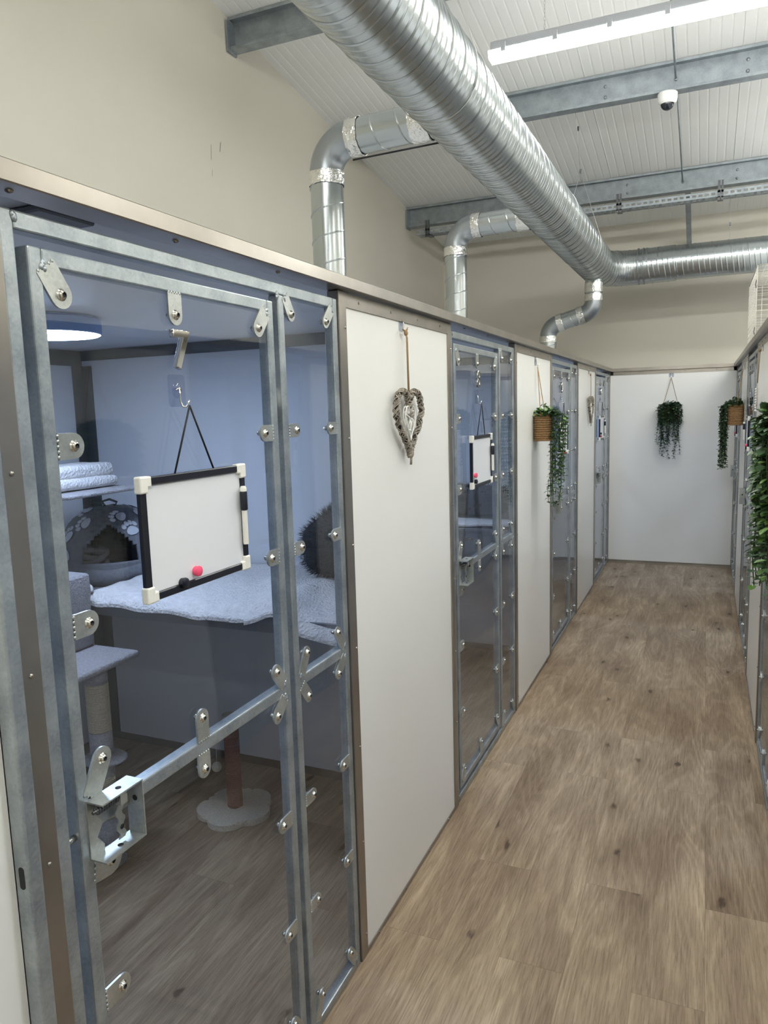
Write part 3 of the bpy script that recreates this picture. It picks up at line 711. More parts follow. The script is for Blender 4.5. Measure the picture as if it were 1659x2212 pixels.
# ================================================================== NUMBERS, HOOKS AND WHITEBOARDS
def number(txt, y, z, h, label):
    cu = bpy.data.curves.new('txt', 'FONT'); cu.body = txt; cu.size = h*1.42; cu.extrude = .004; cu.bevel_depth = .0014; cu.bevel_resolution = 1; cu.offset = .0012; cu.align_x = 'CENTER'
    to = bpy.data.objects.new('tmp', cu); C.objects.link(to)
    dg = bpy.context.evaluated_depsgraph_get(); me = bpy.data.meshes.new_from_object(to.evaluated_get(dg)); bpy.data.objects.remove(to)
    me.name = 'house_number'; me.materials.clear(); me.materials.append(M['chrome'])
    o = bpy.data.objects.new('door_number', me); C.objects.link(o)
    o.matrix_world = Matrix(((0, 0, 1, .0018), (1, 0, 0, y), (0, 1, 0, z), (0, 0, 0, 1)))
    tag(o, label, 'number'); return o
def hook(y, z, label, x=-.004, f=1, group='clear adhesive hooks'):
    r = empty('adhesive_hook', (x, y, z))
    bm = nb(); poly = []
    hw, hh, rr = .024, .030, .007
    for cx_, cy_, a0 in ((hw-rr, hh-rr, 0), (-hw+rr, hh-rr, 90), (-hw+rr, -hh+rr, 180), (hw-rr, -hh+rr, 270)):
        poly += [(cx_+rr*cos(radians(a0+t)), cy_+rr*sin(radians(a0+t))) for t in (0, 30, 60, 90)]
    prism(bm, poly, min(.0002*f, .0012*f), max(.0002*f, .0012*f)); obj('clear_pad', bm, M['clear'], r)
    bm = nb(); lathe(bm, [(.013+.0015*cos(0), .0012), (.012, .003), (.004, .0035), (0, .0035)], 20, AX((f, 0, 0), (0, 0, 0))); obj('rosette', bm, M['clear'], r)
    bm = nb()
    tube(bm, [(.006*f, 0, .004), (.0075*f, 0, -.006), (.008*f, 0, -.022), (.011*f, .002, -.030), (.016*f, .006, -.030), (.020*f, .010, -.018)], .0017, 8)
    tube(bm, [(.005*f, -.008, .001), (.006*f, 0, .005), (.005*f, .008, .001)], .0015, 8)
    obj('wire_hook', bm, M['chrome'], r, smooth=True)
    tag(r, label, 'hook', group); return r
def whiteboard(yc, z0, label, cords=True, mags=((-.02, .030, 'pink'), (-.062, .016, 'black')), rot=0, hookz=1.668, pen=True, facing=1, xo=.004, hy=None):
    W_, H_ = .318, .222
    r = empty('whiteboard', (xo, yc, z0), rot)
    f = facing
    def bx(bm, x0, x1, *a, **k): box(bm, min(x0*f, x1*f), max(x0*f, x1*f), *a, **k)
    bm = nb(); bx(bm, .002, .008, -W_/2+.012, W_/2-.012, .012, H_-.012); obj('writing_surface', bm, M['board'], r)
    bm = nb()
    bx(bm, 0.0005, .0125, -W_/2, -W_/2+.015, .0, H_, bev=.002); bx(bm, 0.0005, .0125, W_/2-.015, W_/2, .0, H_, bev=.002)
    bx(bm, 0.0005, .0125, -W_/2, W_/2, 0, .015, bev=.002); bx(bm, 0.0005, .0125, -W_/2, W_/2, H_-.015, H_, bev=.002)
    obj('frame', bm, M['black'], r)
    for sy in (-1, 1):
        for sz in (0, 1):
            bm = nb(); yy = sy*W_/2; zz = H_*sz; s = 1 if sz == 0 else -1
            y_a, y_b = sorted((yy+sy*.002, yy-sy*.028)); z_a, z_b = sorted((zz-s*.002, zz+s*.018))
            bx(bm, -.0005, .0145, y_a, y_b, z_a, z_b, bev=.003, seg=2)
            y_a, y_b = sorted((yy+sy*.0024, yy-sy*.018)); z_a, z_b = sorted((zz-s*.0024, zz+s*.028))
            bx(bm, -.0009, .0149, y_a, y_b, z_a, z_b, bev=.003, seg=2)
            obj('corner_piece', bm, M['corner'], r)
    if cords:
        bm = nb(); apex = ((.012)*f, (hy-yc) if hy is not None else .0, hookz-z0)
        tube(bm, [(.006*f, -.060, H_-.004), apex], .0019, 7); tube(bm, [apex, (.006*f, .062, H_-.004)], .0019, 7)
        obj('hanging_cord', bm, M['cord'], r)
    root = [r]
    if pen:
        p = empty('marker_pen', (xo+.020*f, yc+W_/2-.020*f, z0+.055), rot)
        bm = nb(); lathe(bm, [(0, 0), (.0055, 0), (.006, .004), (.006, .072)], 16); obj('barrel', bm, M['corner'], p, smooth_angle=40)
        bm = nb(); lathe(bm, [(.006, .072), (.0078, .074), (.0078, .110), (.007, .112)], 16); box(bm, .0*f, .012*f if f > 0 else 0, -.003, .003, .07, .10) if False else None
        obj('cap', bm, M['black'], p, smooth_angle=40)
        bm = nb(); lathe(bm, [(.007, .112), (.0072, .118), (.005, .123), (0, .123)], 16); obj('eraser_tip', bm, M['corner'], p, smooth_angle=40)
        tag(p, 'marker pen clipped to the '+label.split(',')[0], 'pen', 'marker pens on the whiteboards'); root.append(p)
    for (my, mz, c) in mags:
        bm = nb(); lathe(bm, [(0, -.002), (.009, -.002), (.0095, 0), (.0095, .004), (.0105, .006), (.0100, .0085), (.006, .0105), (0, .011)], 24, AX((f, 0, 0), (0, 0, 0)))
        g = obj('magnet', bm, M[c], smooth_angle=50); g.location = (xo+.010*f, yc+my, z0+mz)
        tag(g, '%s button magnet on the %s' % (c, label.split(',')[0]), 'magnet', 'button magnets on the whiteboards'); root.append(g)
    tag(r, label, 'whiteboard', 'small hanging whiteboards')
    return root
U = UNITS
number('7', 1.150, 1.735, .068, 'chrome number 7 on the nearest left door')
hook(1.140, 1.692, 'clear stick-on hook under the chrome number 7')
whiteboard(1.160, 1.318, 'blank whiteboard on the door numbered 7, black framed with ivory corners', hookz=1.664, hy=1.150)
number('8', 1.150+U[1]-U[0], 1.735, .068, 'chrome number 8 on the second left door')
hook(1.140+U[1]-U[0], 1.692, 'clear stick-on hook under the chrome number 8')
whiteboard(3.152, 1.305, 'blank whiteboard on the door numbered 8, hung beside the wicker heart board', hookz=1.664, hy=3.145, mags=((-.115, .055, 'pink'), (-.112, .028, 'black')))
number('9', 1.150+U[2]-U[0], 1.735, .068, 'chrome number on the third left door')
hook(1.140+U[2]-U[0], 1.692, 'clear stick-on hook on the third left door')
whiteboard(5.20, 1.305, 'blank whiteboard on the third left door, half behind the trailing plant', hookz=1.664, hy=5.188, mags=((.02, .012, 'red'),), pen=False)
number('10', 1.150+U[3]-U[0], 1.735, .062, 'chrome number on the last left door')
hook(1.140+U[3]-U[0], 1.692, 'clear stick-on hook on the last left door')
whiteboard(7.262, 1.315, 'blank whiteboard on the last left door, far down the corridor', hookz=1.664, hy=7.253, mags=((-.10, .06, 'black'), (-.105, .035, 'red')))
for i, lab in ((1, 'blank whiteboard on the second right door, behind the big trailing plant'), (2, 'blank whiteboard on the third right door, edge-on beside the big plant'), (3, 'blank whiteboard on the far right door, below the far right basket')):
    yy = U[i]+FW-(1.150-U[0]); whiteboard(yy, 1.318, lab, hookz=1.664, facing=-1, xo=XR-.004, hy=yy); hook(yy, 1.692, 'clear stick-on hook holding the '+lab[6:].split(',')[0], x=XR+.004, f=-1)

# ================================================================== WICKER HEARTS
def heart_pts(n, w, h):
    out = []
    for k in range(n):
        t = 2*pi*k/n; x = 16*sin(t)**3; y = 13*cos(t)-5*cos(2*t)-2*cos(3*t)-cos(4*t)
        out.append((x/16*w/2, (y+17)/(12.0+17)*h))
    return out
def make_heart():
    r = empty('wicker_heart', (0, 0, 0)); W_, H_ = .222, .208; zb = .018
    n = 120; hp = heart_pts(n, W_, H_)
    def P(i, rad=0, ang=0):
        i %= n; y, z = hp[i]; y2, z2 = hp[(i+2) % n]; y0, z0 = hp[(i-2) % n]; d = Vector((0, y2-y0, z2-z0)); d = d.normalized() if d.length > 1e-6 else Vector((0, 1, 0))
        nrm = Vector((1, 0, 0)).cross(d)
        return Vector((.022, y, z+zb))+nrm*(rad*cos(ang))+Vector((1, 0, 0))*(rad*sin(ang))
    def PF(t, rad, ang):
        i = int(t); f = t-i; return P(i, rad, ang)*(1-f)+P(i+1, rad, ang)*f
    bm = nb(); tube(bm, [P(i) for i in range(n)], .0066, 8, closed=True)
    obj('twig_core', bm, M['wickerdark'], r)
    bm = nb()
    for s in range(12):
        ph = random.uniform(0, 6.28); turns = random.choice((13, 14, 15, 16, 17))*(1 if s % 3 else -1); rr = random.uniform(.0080, .0108)
        tube(bm, [PF(i/4, rr, ph+turns*2*pi*i/480) for i in range(0, 480)], random.uniform(.0012, .0021), 5, closed=True)
    # gnarled knot at the top and the tied tip
    for s in range(5):
        a = random.uniform(0, 6); tube(bm, [(.022+.010*cos(a+k*.6), .012*sin(a*2+k*.55), zb+H_*.80-.022*k/4+.004*sin(k)) for k in range(9)], .0035, 6)
    for s in range(4): tube(bm, [(.022, -.02+.012*s, zb+.03+.006*s), (.026, -.004+.002*s, zb+.004), (.023, .001*s, -.012)], .0035, 6)
    obj('twig_wrapping', bm, M['wicker'], r)
    bm = nb(); hp2 = heart_pts(40, .086, .112); z0 = zb+.048
    def Q(i, dx=0): y, z = hp2[i % 40]; return Vector((.022+dx, y, z+z0))
    for dx in (-.004, .004): tube(bm, [Q(i, dx) for i in range(40)], .0022, 5, closed=True)
    for s in range(26):
        a = random.randrange(40); b = (a+random.randrange(10, 30)) % 40; p, q = Q(a), Q(b); mid = (p+q)/2+Vector((random.choice((-1, 1))*random.uniform(.004, .009), 0, 0))
        tube(bm, [p, mid, q], .0019, 5)
    tube(bm, [(.022, 0, z0+.08), (.022, 0, zb+H_*.74)], .0006, 4)
    obj('white_inner_heart', bm, M['whitewicker'], r)
    bm = nb(); top = .415
    tube(bm, [(.022, -.003, zb+H_*.80), (.020, -.002, top-.02), (.016, 0, top)], .0022, 6); tube(bm, [(.022, .004, zb+H_*.80), (.020, .003, top-.02), (.016, 0, top)], .0022, 6)
    ellipsoid(bm, (.017, 0, top-.004), (.007, .009, .010), 8, 6); tube(bm, [(.016, 0, top), (.020, .012, top+.014)], .002, 6); tube(bm, [(.015, 0, top), (.014, -.018, top+.006)], .003, 6)
    obj('twine_loop', bm, M['twine'], r)
    return r
h0 = make_heart(); h0.location = (.0, 2.268, 1.478); h0.scale = (1, 1.0, 1.0)
tag(h0, 'large grey wicker heart with a white inner heart on the nearest left wall board', 'ornament', 'wicker hearts')
hook(2.272, 1.925, 'clear stick-on hook above the nearer wicker heart', x=.0)
h1 = copy_tree(h0); h1.location = (0, 6.45, 1.478); h1.rotation_euler = (0, 0, radians(0)); tag(h1, 'grey wicker heart far down the left wall', 'ornament', 'wicker hearts')
hook(6.45, 1.925, 'clear stick-on hook above the far wicker heart', x=.0)

# ================================================================== TRAILING PLANTS
def leaf(bm, p, d, up, s, mi):
    d = d.normalized(); side = d.cross(up)
    if side.length < 1e-3: side = Vector((1, 0, 0))
    side.normalize(); n = side.cross(d)
    V = [p, p+d*s*.35+side*s*.36+n*s*.08, p+d*s*.75+side*s*.32+n*s*.06, p+d*s*1.05-n*s*.04, p+d*s*.75-side*s*.32+n*s*.06, p+d*s*.35-side*s*.36+n*s*.08, p+d*s*.5-n*s*.02]
    v = [bm.verts.new(q) for q in V]
    for a, b in ((0, 1), (1, 2), (2, 3), (3, 4), (4, 5), (5, 0)):
        f = bm.faces.new((v[a], v[b], v[6])); f.material_index = mi; f.smooth = True
def make_plant(label, seed, facing, vines, size, drop, leaf_s, dens, mats, twine_h=.28, basket=(.15, .13, .15), spread=.09, out=.09, dark=.3, step=.017):
    """hangs against a wall; local x = out from the wall, y along the wall, origin at basket bottom centre"""
    rnd = random.Random(seed); r = empty('trailing_plant', (0, 0, 0))
    bw, bd, bh = basket
    bm = nb()
    rows = 12
    for k in range(rows):
        z = bh*(k+.5)/rows; m_ = 40; pts = []
        for q in range(m_):
            t = 2*pi*q/m_; rx = bd/2-.006; ry = bw/2-.006; ex = .35
            cx_ = abs(cos(t))**ex*(1 if cos(t) > 0 else -1); sy_ = abs(sin(t))**ex*(1 if sin(t) > 0 else -1)
            wv = .0022*(1 if (q+k) % 2 else -1)
            pts.append((bd/2+(rx+wv)*cx_, (ry+wv)*sy_, z))
        tube(bm, pts, bh/rows*.56, 6, closed=True)
    box(bm, .004, bd-.006, -bw/2+.006, bw/2-.006, .002, .010)
    obj('basket', bm, M['basket'], r)
    bm = nb(); box(bm, .01, bd-.012, -bw/2+.012, bw/2-.012, .01, bh*.86); obj('filling', bm, M['stem'], r)
    bm = nb(); a = (.010, 0, bh+twine_h)
    for s in (-1, 1): tube(bm, [(bd*.5, s*(bw/2-.01), bh*.8), (bd*.42, s*(bw/2-.012), bh), a], .0024, 6)
    obj('twine_loop', bm, M['twine'], r)
    bm = nb(); bs = nb()
    # crown
    for k in range(int(240*dens)):
        a_ = rnd.uniform(0, 2*pi); rr = sqrt(rnd.random()); p = Vector((bd*.5+rr*cos(a_)*(bd*.5+.015), rr*sin(a_)*(bw*.5+.02), bh+rnd.uniform(-.03, .05)*(1.2-rr)))
        if p.x < .006: p.x = .006
        d = Vector((rnd.uniform(-.3, 1), rnd.uniform(-1, 1), rnd.uniform(-.6, .9)))
        leaf(bm, p, d, Vector((0, 0, 1)), leaf_s*rnd.uniform(.7, 1.15), 0 if rnd.random() > dark else 1)
    if dens > 1.5:   # leaves lying over the front and sides of the basket
        for k in range(int(170*dens)):
            q_ = rnd.random(); zz = rnd.uniform(-.02, bh)
            if q_ < .55: p = Vector((bd+rnd.uniform(.0, .02), rnd.uniform(-bw/2, bw/2), zz)); d = Vector((.5, rnd.uniform(-1, 1), rnd.uniform(-1, .1)))
            else:
                sg = 1 if q_ < .77 else -1; p = Vector((rnd.uniform(.02, bd), sg*(bw/2+rnd.uniform(0, .015)), zz)); d = Vector((rnd.uniform(-.3, 1), sg*.6, rnd.uniform(-1, .1)))
            leaf(bm, p, d, Vector((0, 0, 1)), leaf_s*rnd.uniform(.7, 1.1), 0 if rnd.random() > dark else 1)
    for v in range(vines):
        y0 = rnd.uniform(-bw*.5, bw*.5); side = rnd.random()
        p = Vector((bd*.5, y0*.8, bh*.95)); ov = Vector((bd+rnd.uniform(.005, out), y0*1.0+rnd.uniform(-spread, spread)*.4, bh*.92))
        L = drop*rnd.uniform(.55, 1.0); pts = [p, (p+ov)/2+Vector((0, 0, .03)), ov]
        q = ov.copy(); dy = rnd.uniform(-.12, .12)*.25; dxv = rnd.uniform(-.5, .1)*.15
        nst = int(L/.02)
        for k in range(nst):
            q = q+Vector((dxv*.02+.0022*sin(k*.5+v), dy*.02+.0028*sin(k*.37+v*2), -.02)); q.x = max(q.x, .012); pts.append(q.copy())
        tube(bs, pts, .0015, 5)
        # leaf pairs
        acc = 0; ang = rnd.uniform(0, 6)
        for a2, b2 in zip(pts, pts[1:]):
            seg = (b2-a2).length; acc += seg
            while acc > step:
                acc -= step; c = b2-(b2-a2).normalized()*min(acc, seg); ang += 1.57+rnd.uniform(-.3, .3)
                for s in (0, pi):
                    d = Vector((cos(ang+s), sin(ang+s), rnd.uniform(-.75, .1))); c2 = c.copy()
                    if c2.x+d.x*leaf_s < .004: d.x = abs(d.x)
                    leaf(bm, c2, d, Vector((0, 0, 1)), leaf_s*rnd.uniform(.65, 1.1), 0 if rnd.random() > dark else 1)
    fo = obj('foliage', bm, mats, r); obj('stems', bs, M['stem'], r)
    tag(r, label, 'plant', 'artificial trailing plants in hanging baskets')
    return r
p = make_plant('trailing green plant in a seagrass basket on the left wall', 3, 1, 16, 1, .54, .026, 1.1, [M['leaf'], M['leaf2']], .27, (.15, .095, .155), .16, .085, .3, .021)
p.location = (.003, 4.33, 1.445)
hook(4.33, 1.905, 'clear stick-on hook above the left trailing plant', x=.0)
p = make_plant('dark trailing plant hanging alone on the end board of the corridor', 5, 1, 22, 1, .52, .028, 1.8, [M['leafdark'], M['leaf']], .28, (.17, .12, .15), .10, .06)
p.location = (.585, YE-.003, 1.455); p.rotation_euler = (0, 0, -pi/2)
h = hook(0, 0, 'clear stick-on hook above the plant on the end board', x=.0); h.location = (.585, YE, 1.92); h.rotation_euler = (0, 0, -pi/2)
p = make_plant('trailing plant in a seagrass basket far down the right wall', 8, 1, 20, 1, .50, .026, 1.0, [M['leaf'], M['leafdark']], .27, (.17, .11, .155), .10, .05)
p.location = (XR-.003, 6.38, 1.455); p.rotation_euler = (0, 0, pi)
hook(6.38, 1.905, 'clear stick-on hook above the far right plant', x=XR, f=-1)
p = make_plant('large close trailing plant at the right picture edge', 12, 1, 20, 1, .46, .028, 2.2, [M['leaf'], M['leaf2'], M['leafdark']], .27, (.19, .115, .155), .12, .022, .35, .020)
p.location = (XR-.003, 2.11, 1.445); p.rotation_euler = (0, 0, pi)
hook(2.11, 1.885, 'clear stick-on hook above the large close plant', x=XR, f=-1)

# macrame with feather on the right board
r = empty('macrame_hanging', (XR-.002, 4.42, 1.60), pi)
bm = nb(); tube(bm, [(.02, -.002, .10), (.012, 0, .30)], .0028, 6); tube(bm, [(.02, .006, .10), (.012, 0, .30)], .0028, 6); ellipsoid(bm, (.013, 0, .30), (.008, .012, .010), 8, 6); obj('twine_loop', bm, M['twine'], r)
bm = nb()
for q in (-.03, 0, .03):
    for k in range(9): ellipsoid(bm, (.022, q, .10-.014*k), (.006, .006, .0065), 8, 6)
obj('white_beads', bm, M['whitewicker'], r)
bm = nb()
for k in range(60):
    t = k/60; y = .055; z = .02+.10*(1-t)
    for s in (-1, 1): tube(bm, [(.022, y, z), (.022+.004*sin(k), y+s*.022*sin(pi*min(1, t+.1)), z-.015)], .0012, 4)
tube(bm, [(.022, .055, .13), (.022, .055, .0)], .0015, 5)
tube(bm, [(.022, -.04, .10), (.022, .06, .11)], .003, 6)
obj('feather', bm, M['feather'], r)
tag(r, 'white beaded macrame hanging with a feather on the right wall board', 'ornament')
hook(4.42, 1.925, 'clear stick-on hook above the macrame hanging', x=XR, f=-1)

# ================================================================== WIRE CRATE
r = empty('wire_crate', (1.62, 6.65, ZR+.02))
def grid_panel(o, ux, uy, nx, ny, name, rr=.0014, rim=.003):
    bm = nb(); o = Vector(o); ux = Vector(ux); uy = Vector(uy)
    for i in range(nx+1): tube(bm, [o+ux*(i/nx), o+ux*(i/nx)+uy], rim if i in (0, nx) else rr, 6)
    for j in range(ny+1): tube(bm, [o+uy*(j/ny), o+uy*(j/ny)+ux], rim if j in (0, ny) else rr, 6)
    obj(name, bm, M['wiremesh'], r)
cx0, cx1, cy0, cy1, ch = -.40, .38, -.55, .55, .60
grid_panel((cx0, cy0, .003), (cx1-cx0, 0, 0), (0, 0, ch), 8, 15, 'front_panel'); grid_panel((cx0, cy1, .003), (cx1-cx0, 0, 0), (0, 0, ch), 8, 15, 'back_panel')
grid_panel((cx0, cy0, .003), (0, cy1-cy0, 0), (0, 0, ch), 8, 15, 'side_panel'); grid_panel((cx1, cy0, .003), (0, cy1-cy0, 0), (0, 0, ch), 8, 15, 'side_panel')
grid_panel((cx0, cy0, ch+.003), (cx1-cx0, 0, 0), (0, cy1-cy0, 0), 14, 20, 'top_panel')
bm = nb()
for z in (.12, .45): tube(bm, [(cx0-.004, cy0+.03, z), (cx0-.010, cy0+.01, z+.02), (cx0-.004, cy0, z+.05)], .003, 6)
obj('clip', bm, M['trimdark'], r)
tag(r, 'white wire crate standing on top of the right hand pens', 'crate')

# ================================================================== CONTENTS OF THE PENS
def sheet(name, x0, x1, y0, y1, zf, nx, ny, mt, th=.012, parent=None):
    bm = nb(); V = {}
    for i in range(nx+1):
        for j in range(ny+1):
            a, b = i/nx, j/ny; q = zf(a, b); 
            x, y, z = (x0+(x1-x0)*a, y0+(y1-y0)*b, q) if not isinstance(q, tuple) else q
            V[i, j] = bm.verts.new((x, y, z)); V[i, j, 1] = bm.verts.new((x, y, z-th))
    for i in range(nx):
        for j in range(ny):
            f = bm.faces.new((V[i, j], V[i+1, j], V[i+1, j+1], V[i, j+1])); f.smooth = True
            f = bm.faces.new((V[i, j, 1], V[i, j+1, 1], V[i+1, j+1, 1], V[i+1, j, 1])); f.smooth = True
    for i in range(nx):
        for j in (0, ny): bm.faces.new((V[i, j], V[i+1, j], V[i+1, j, 1], V[i, j, 1]))
    for j in range(ny):
        for i in (0, nx): bm.faces.new((V[i, j], V[i, j+1], V[i, j+1, 1], V[i, j, 1]))
    return obj(name, bm, mt, parent, smooth=False)
# shelf of pen 7
SH = .952
def make_shelf(y0, y1, z, label, x1=-.034):
    r = empty('pen_shelf', (-.95, (y0+y1)/2, z)); cy = (y0+y1)/2
    bm = nb(); box(bm, -.948, x1+.95, y0-cy, y1-cy, -.020, 0, .002); obj('shelf_board', bm, M['shelf'], r)
    bm = nb(); box(bm, -.948, x1+.95, y0-cy+.004, y0-cy+.022, -.055, -.020); obj('front_edge', bm, M['shelf'], r)
    for x in (-.9, -.1):
        bm = nb(); prism(bm, [(y1-cy, -.021), (y0-cy+.1, -.021), (y1-cy, -.25)], x, x+.004); obj('bracket', bm, M['trimdark'], r)
    tag(r, label, 'shelf', 'shelves inside the pens'); return r
make_shelf(2.10, 2.798, SH, 'grey laminate shelf across the pen numbered 7')
def zf(a, b):
    x = -1.25+1.205*a; y = 2.075+.70*b
    z = SH+.020+.010*vn(a*9, b*5)+.006*vn(a*21+3, b*12)
    d = abs(a-.66+.25*(b-.1)); z += .030*math.exp(-(d*18)**2)
    d2 = abs(a-.72+.10*b); z += .022*math.exp(-(d2*22)**2)*(1 if b < .5 else .4)
    if b < .06: z -= .030*(1-b/.06)+.016*vn(a*7, 3)*(1 if a > .6 else .4)
    if a > .70 and b < .35: z -= .06*(a-.70)/.30*(1-b/.35)
    y += .012*sin(a*9)+(-.02 if a > .6 else 0)
    if a < .05: z += .014*(1-a/.05)
    return (x+.01*sin(b*8), y, max(z, SH+.0135) if y > 2.099 else z)
o = sheet('blanket', 0, 1, 0, 1, zf, 90, 44, M['fleece']); tag(o, 'pale grey fleece blanket spread over the shelf of pen 7', 'blanket')
bm = nb()  # rolled corner of the blanket
tube(bm, [(-1.255+.010*cos(t), 2.10+.03*s, SH+.035+.016*sin(t)) for s, t in ((k/14, k*.42) for k in range(15))], .010, 8)
obj('rolled_corner', bm, M['fleece'], o, smooth=True)
# cat cave: dome with a rounded doorway
def make_cave(loc, rz):
    r = empty('cat_cave', loc, rz); rx, rz_, n, mrows = .235, .31, 96, 40
    def S(u, v):  # u azimuth, v elevation 0..pi/2
        c = cos(v); s = sin(v); squ = 1+.10*cos(4*u); return Vector((rx*c**.8*cos(u), rx*c**.8*sin(u), .055+(rz_-.055)*s))
    def inside(u, v):
        # doorway faces local -y
        du = (u+pi/2+pi) % (2*pi)-pi; y = .055+(rz_-.055)*sin(v)
        hw = .50 if y < .16 else max(0, .50*(1-((y-.16)/.095)**1.3)) if y < .255 else 0
        return abs(du) < hw and y > .095
    bm = nb(); G = {}
    for i in range(n):
        for j in range(mrows+1): G[i, j] = bm.verts.new(S(2*pi*i/n, pi/2*.985*j/mrows))
    for i in range(n):
        for j in range(mrows):
            if inside(2*pi*(i+.5)/n, pi/2*.985*(j+.5)/mrows): continue
            f = bm.faces.new((G[i, j], G[(i+1) % n, j], G[(i+1) % n, j+1], G[i, j+1])); f.smooth = True
    bmesh.ops.delete(bm, geom=[v for v in bm.verts if not v.link_faces], context='VERTS')
    # thickness towards the inside
    geo = bmesh.ops.solidify(bm, geom=bm.faces[:], thickness=.014)
    o = obj('dome', bm, M['cave'], r)
    bm = nb()
    ring = [(rx*.93*cos(2*pi*k/48), rx*.93*sin(2*pi*k/48), .038+.006*sin(5*2*pi*k/48)) for k in range(48)]
    tube(bm, ring, .038, 12, closed=True); lathe(bm, [(0, .004), (rx*.9, .004), (rx*.9, .03), (0, .04)], 32)
    obj('base_cushion', bm, M['cave'], r, smooth=True)
    # paw prints sewn on the fabric
    bm = nb(); rn = random.Random(4)
    def blob(u, v, s1, s2, rot, off=.003):
        P0 = S(u, v); eu = (S(u+.01, v)-P0).normalized(); ev = (S(u, min(v+.01, 1.56))-P0).normalized(); nn = eu.cross(ev).normalized()
        if nn.dot(P0-Vector((0, 0, .05))) < 0: nn = -nn
        c, s = cos(rot), sin(rot); cv = bm.verts.new(P0+nn*(off+.006)); ring_ = []
        for k in range(14):
            t = 2*pi*k/14; a, b = s1*cos(t)*(1-.25*sin(t)), s2*sin(t)
            ring_.append(bm.verts.new(P0+eu*(a*c-b*s)+ev*(a*s+b*c)+nn*off))
        for k in range(14): f = bm.faces.new((cv, ring_[k], ring_[(k+1) % 14]))
    prints = []
    for q in range(400):
        u, v = rn.uniform(0, 2*pi), rn.uniform(.12, 1.25); P0 = S(u, v)
        if any((P0-x).length < .078 for x in prints): continue
        if any(inside(u+a, v+b) for a in (-.12, 0, .12) for b in (-.10, 0, .10)): continue
        prints.append(P0); rot = rn.uniform(0, 6.28); blob(u, v, .027, .021, rot)
        sc = 1/(rx*cos(v)+.03)
        for k in (-1.5, -.5, .5, 1.5):
            a = rot+pi/2+k*.55; blob(u+.042*cos(a)*sc, v+.042*sin(a)/.25, .010, .013, rot)
    obj('paw_prints', bm, M['paw'], r)
    bm = nb()
    for s in range(4):
        tube(bm, [(-.07+.05*cos(k*.5+s), -.13+.03*sin(k*.5+s*1.3), .075+.02*s+.012*sin(k*.8)) for k in range(10)], .014, 8)
    obj('crumpled_blanket', bm, M['brownfleece'], r, smooth=True)
    bm = nb(); tube(bm, [(-.02, 0, rz_-.002), (-.03, 0, rz_+.02), (0, 0, rz_+.028), (.03, 0, rz_+.014), (.02, 0, rz_-.002)], .006, 6); obj('top_loop', bm, M['cave'], r)
    return r
r = make_cave((-1.50, 2.50, SH+.002), radians(40)); tag(r, 'grey cat cave bed with pale paw prints on the shelf of pen 7', 'cat bed')
# dark furry cushion
bm = nb(); cxf, cyf, rxf, ryf, hzf = -.43, 2.62, .135, .11, .30
rn = random.Random(2)
vs_ = ellipsoid(bm, (0, 0, 0), (1, 1, 1), 36, 24)
for v in vs_:
    c_ = v.co.copy(); q_ = (abs(c_.x)**4+abs(c_.y)**4+abs(c_.z)**4)**.25; c_ = c_/q_
    top = .04*sin(c_.x*2.4+.8) if c_.z > 0 else 0
    v.co = Vector((cxf+c_.x*rxf, cyf+c_.y*ryf, SH+.035+hzf*.46+c_.z*hzf*.40+top*c_.z))
base_v = [v.co.copy() for v in bm.verts]
for q in range(7000):
    c = rn.choice(base_v); cc = Vector((cxf, cyf, SH+.03+hzf*.42)); n_ = (c-cc); n_ = Vector((n_.x, n_.y*1.3, n_.z*.55)).normalized()
    p0 = c+Vector((rn.uniform(-.008, .008), rn.uniform(-.008, .008), rn.uniform(-.008, .008))); d = (n_+Vector((rn.uniform(-.4, .4), rn.uniform(-.4, .4), rn.uniform(-.25, .5)))).normalized()
    s = d.cross(Vector((rn.random(), rn.random(), rn.random()))).normalized()*.0016; L = rn.uniform(.012, .034)
    a, b, e = p0-s, p0+s, p0+d*L
    if min(e.z, a.z) < SH+.034: continue
    if e.y > 2.79: continue
    bm.faces.new([bm.verts.new(x) for x in (a, b, e)])
o = obj('furry_cushion', bm, M['fur']); tag(o, 'dark blue black shaggy cushion on the blanket behind the side window of pen 7', 'cushion')

# cat tree at the left of pen 7
r = empty('cat_tree', (-1.07, 1.92, 0))
def coil(bm, x, y, z0, z1, R, pr=.0032, n=16):
    k = int((z1-z0)/(2*pr)*n); tube(bm, [(x+R*cos(2*pi*i/n), y+R*sin(2*pi*i/n), z0+(z1-z0)*i/k) for i in range(k+1)], pr, 5)
    lathe(bm, [(0, z0), (R, z0), (R, z1), (0, z1)], 20, Matrix.Translation((x, y, 0)))
bm = nb(); box(bm, -.38, .038, -.10, .048, .001, .035, .008, seg=2); obj('base_board', bm, M['plush'], r)
bm = nb(); tube(bm, [(0, 0, .035), (0, 0, .20)], .040, 20); tube(bm, [(0, 0, .36), (0, 0, .43)], .040, 20); obj('lower_sleeve', bm, M['plush'], r)
bm = nb(); coil(bm, 0, 0, .20, .36, .037); obj('sisal_post', bm, M['sisal'], r)
bm = nb(); ellipsoid(bm, (.01, .0, .425), (.085, .075, .014), 24, 8); obj('step', bm, M['plush'], r)
bm = nb(); tube(bm, [(0, 0, .43), (0, 0, .53)], .041, 20); obj('post_sleeve', bm, M['plush'], r)
bm = nb(); coil(bm, 0, 0, .53, .71, .038); obj('sisal_post', bm, M['sisal'], r)
bm = nb(); tube(bm, [(0, 0, .71), (0, 0, .765)], .041, 20); obj('post_sleeve', bm, M['plush'], r)
bm = nb(); box(bm, -.38, .075, -.17, .15, .765, .792, .011, seg=3); obj('platform', bm, M['plush'], r, smooth_angle=50)
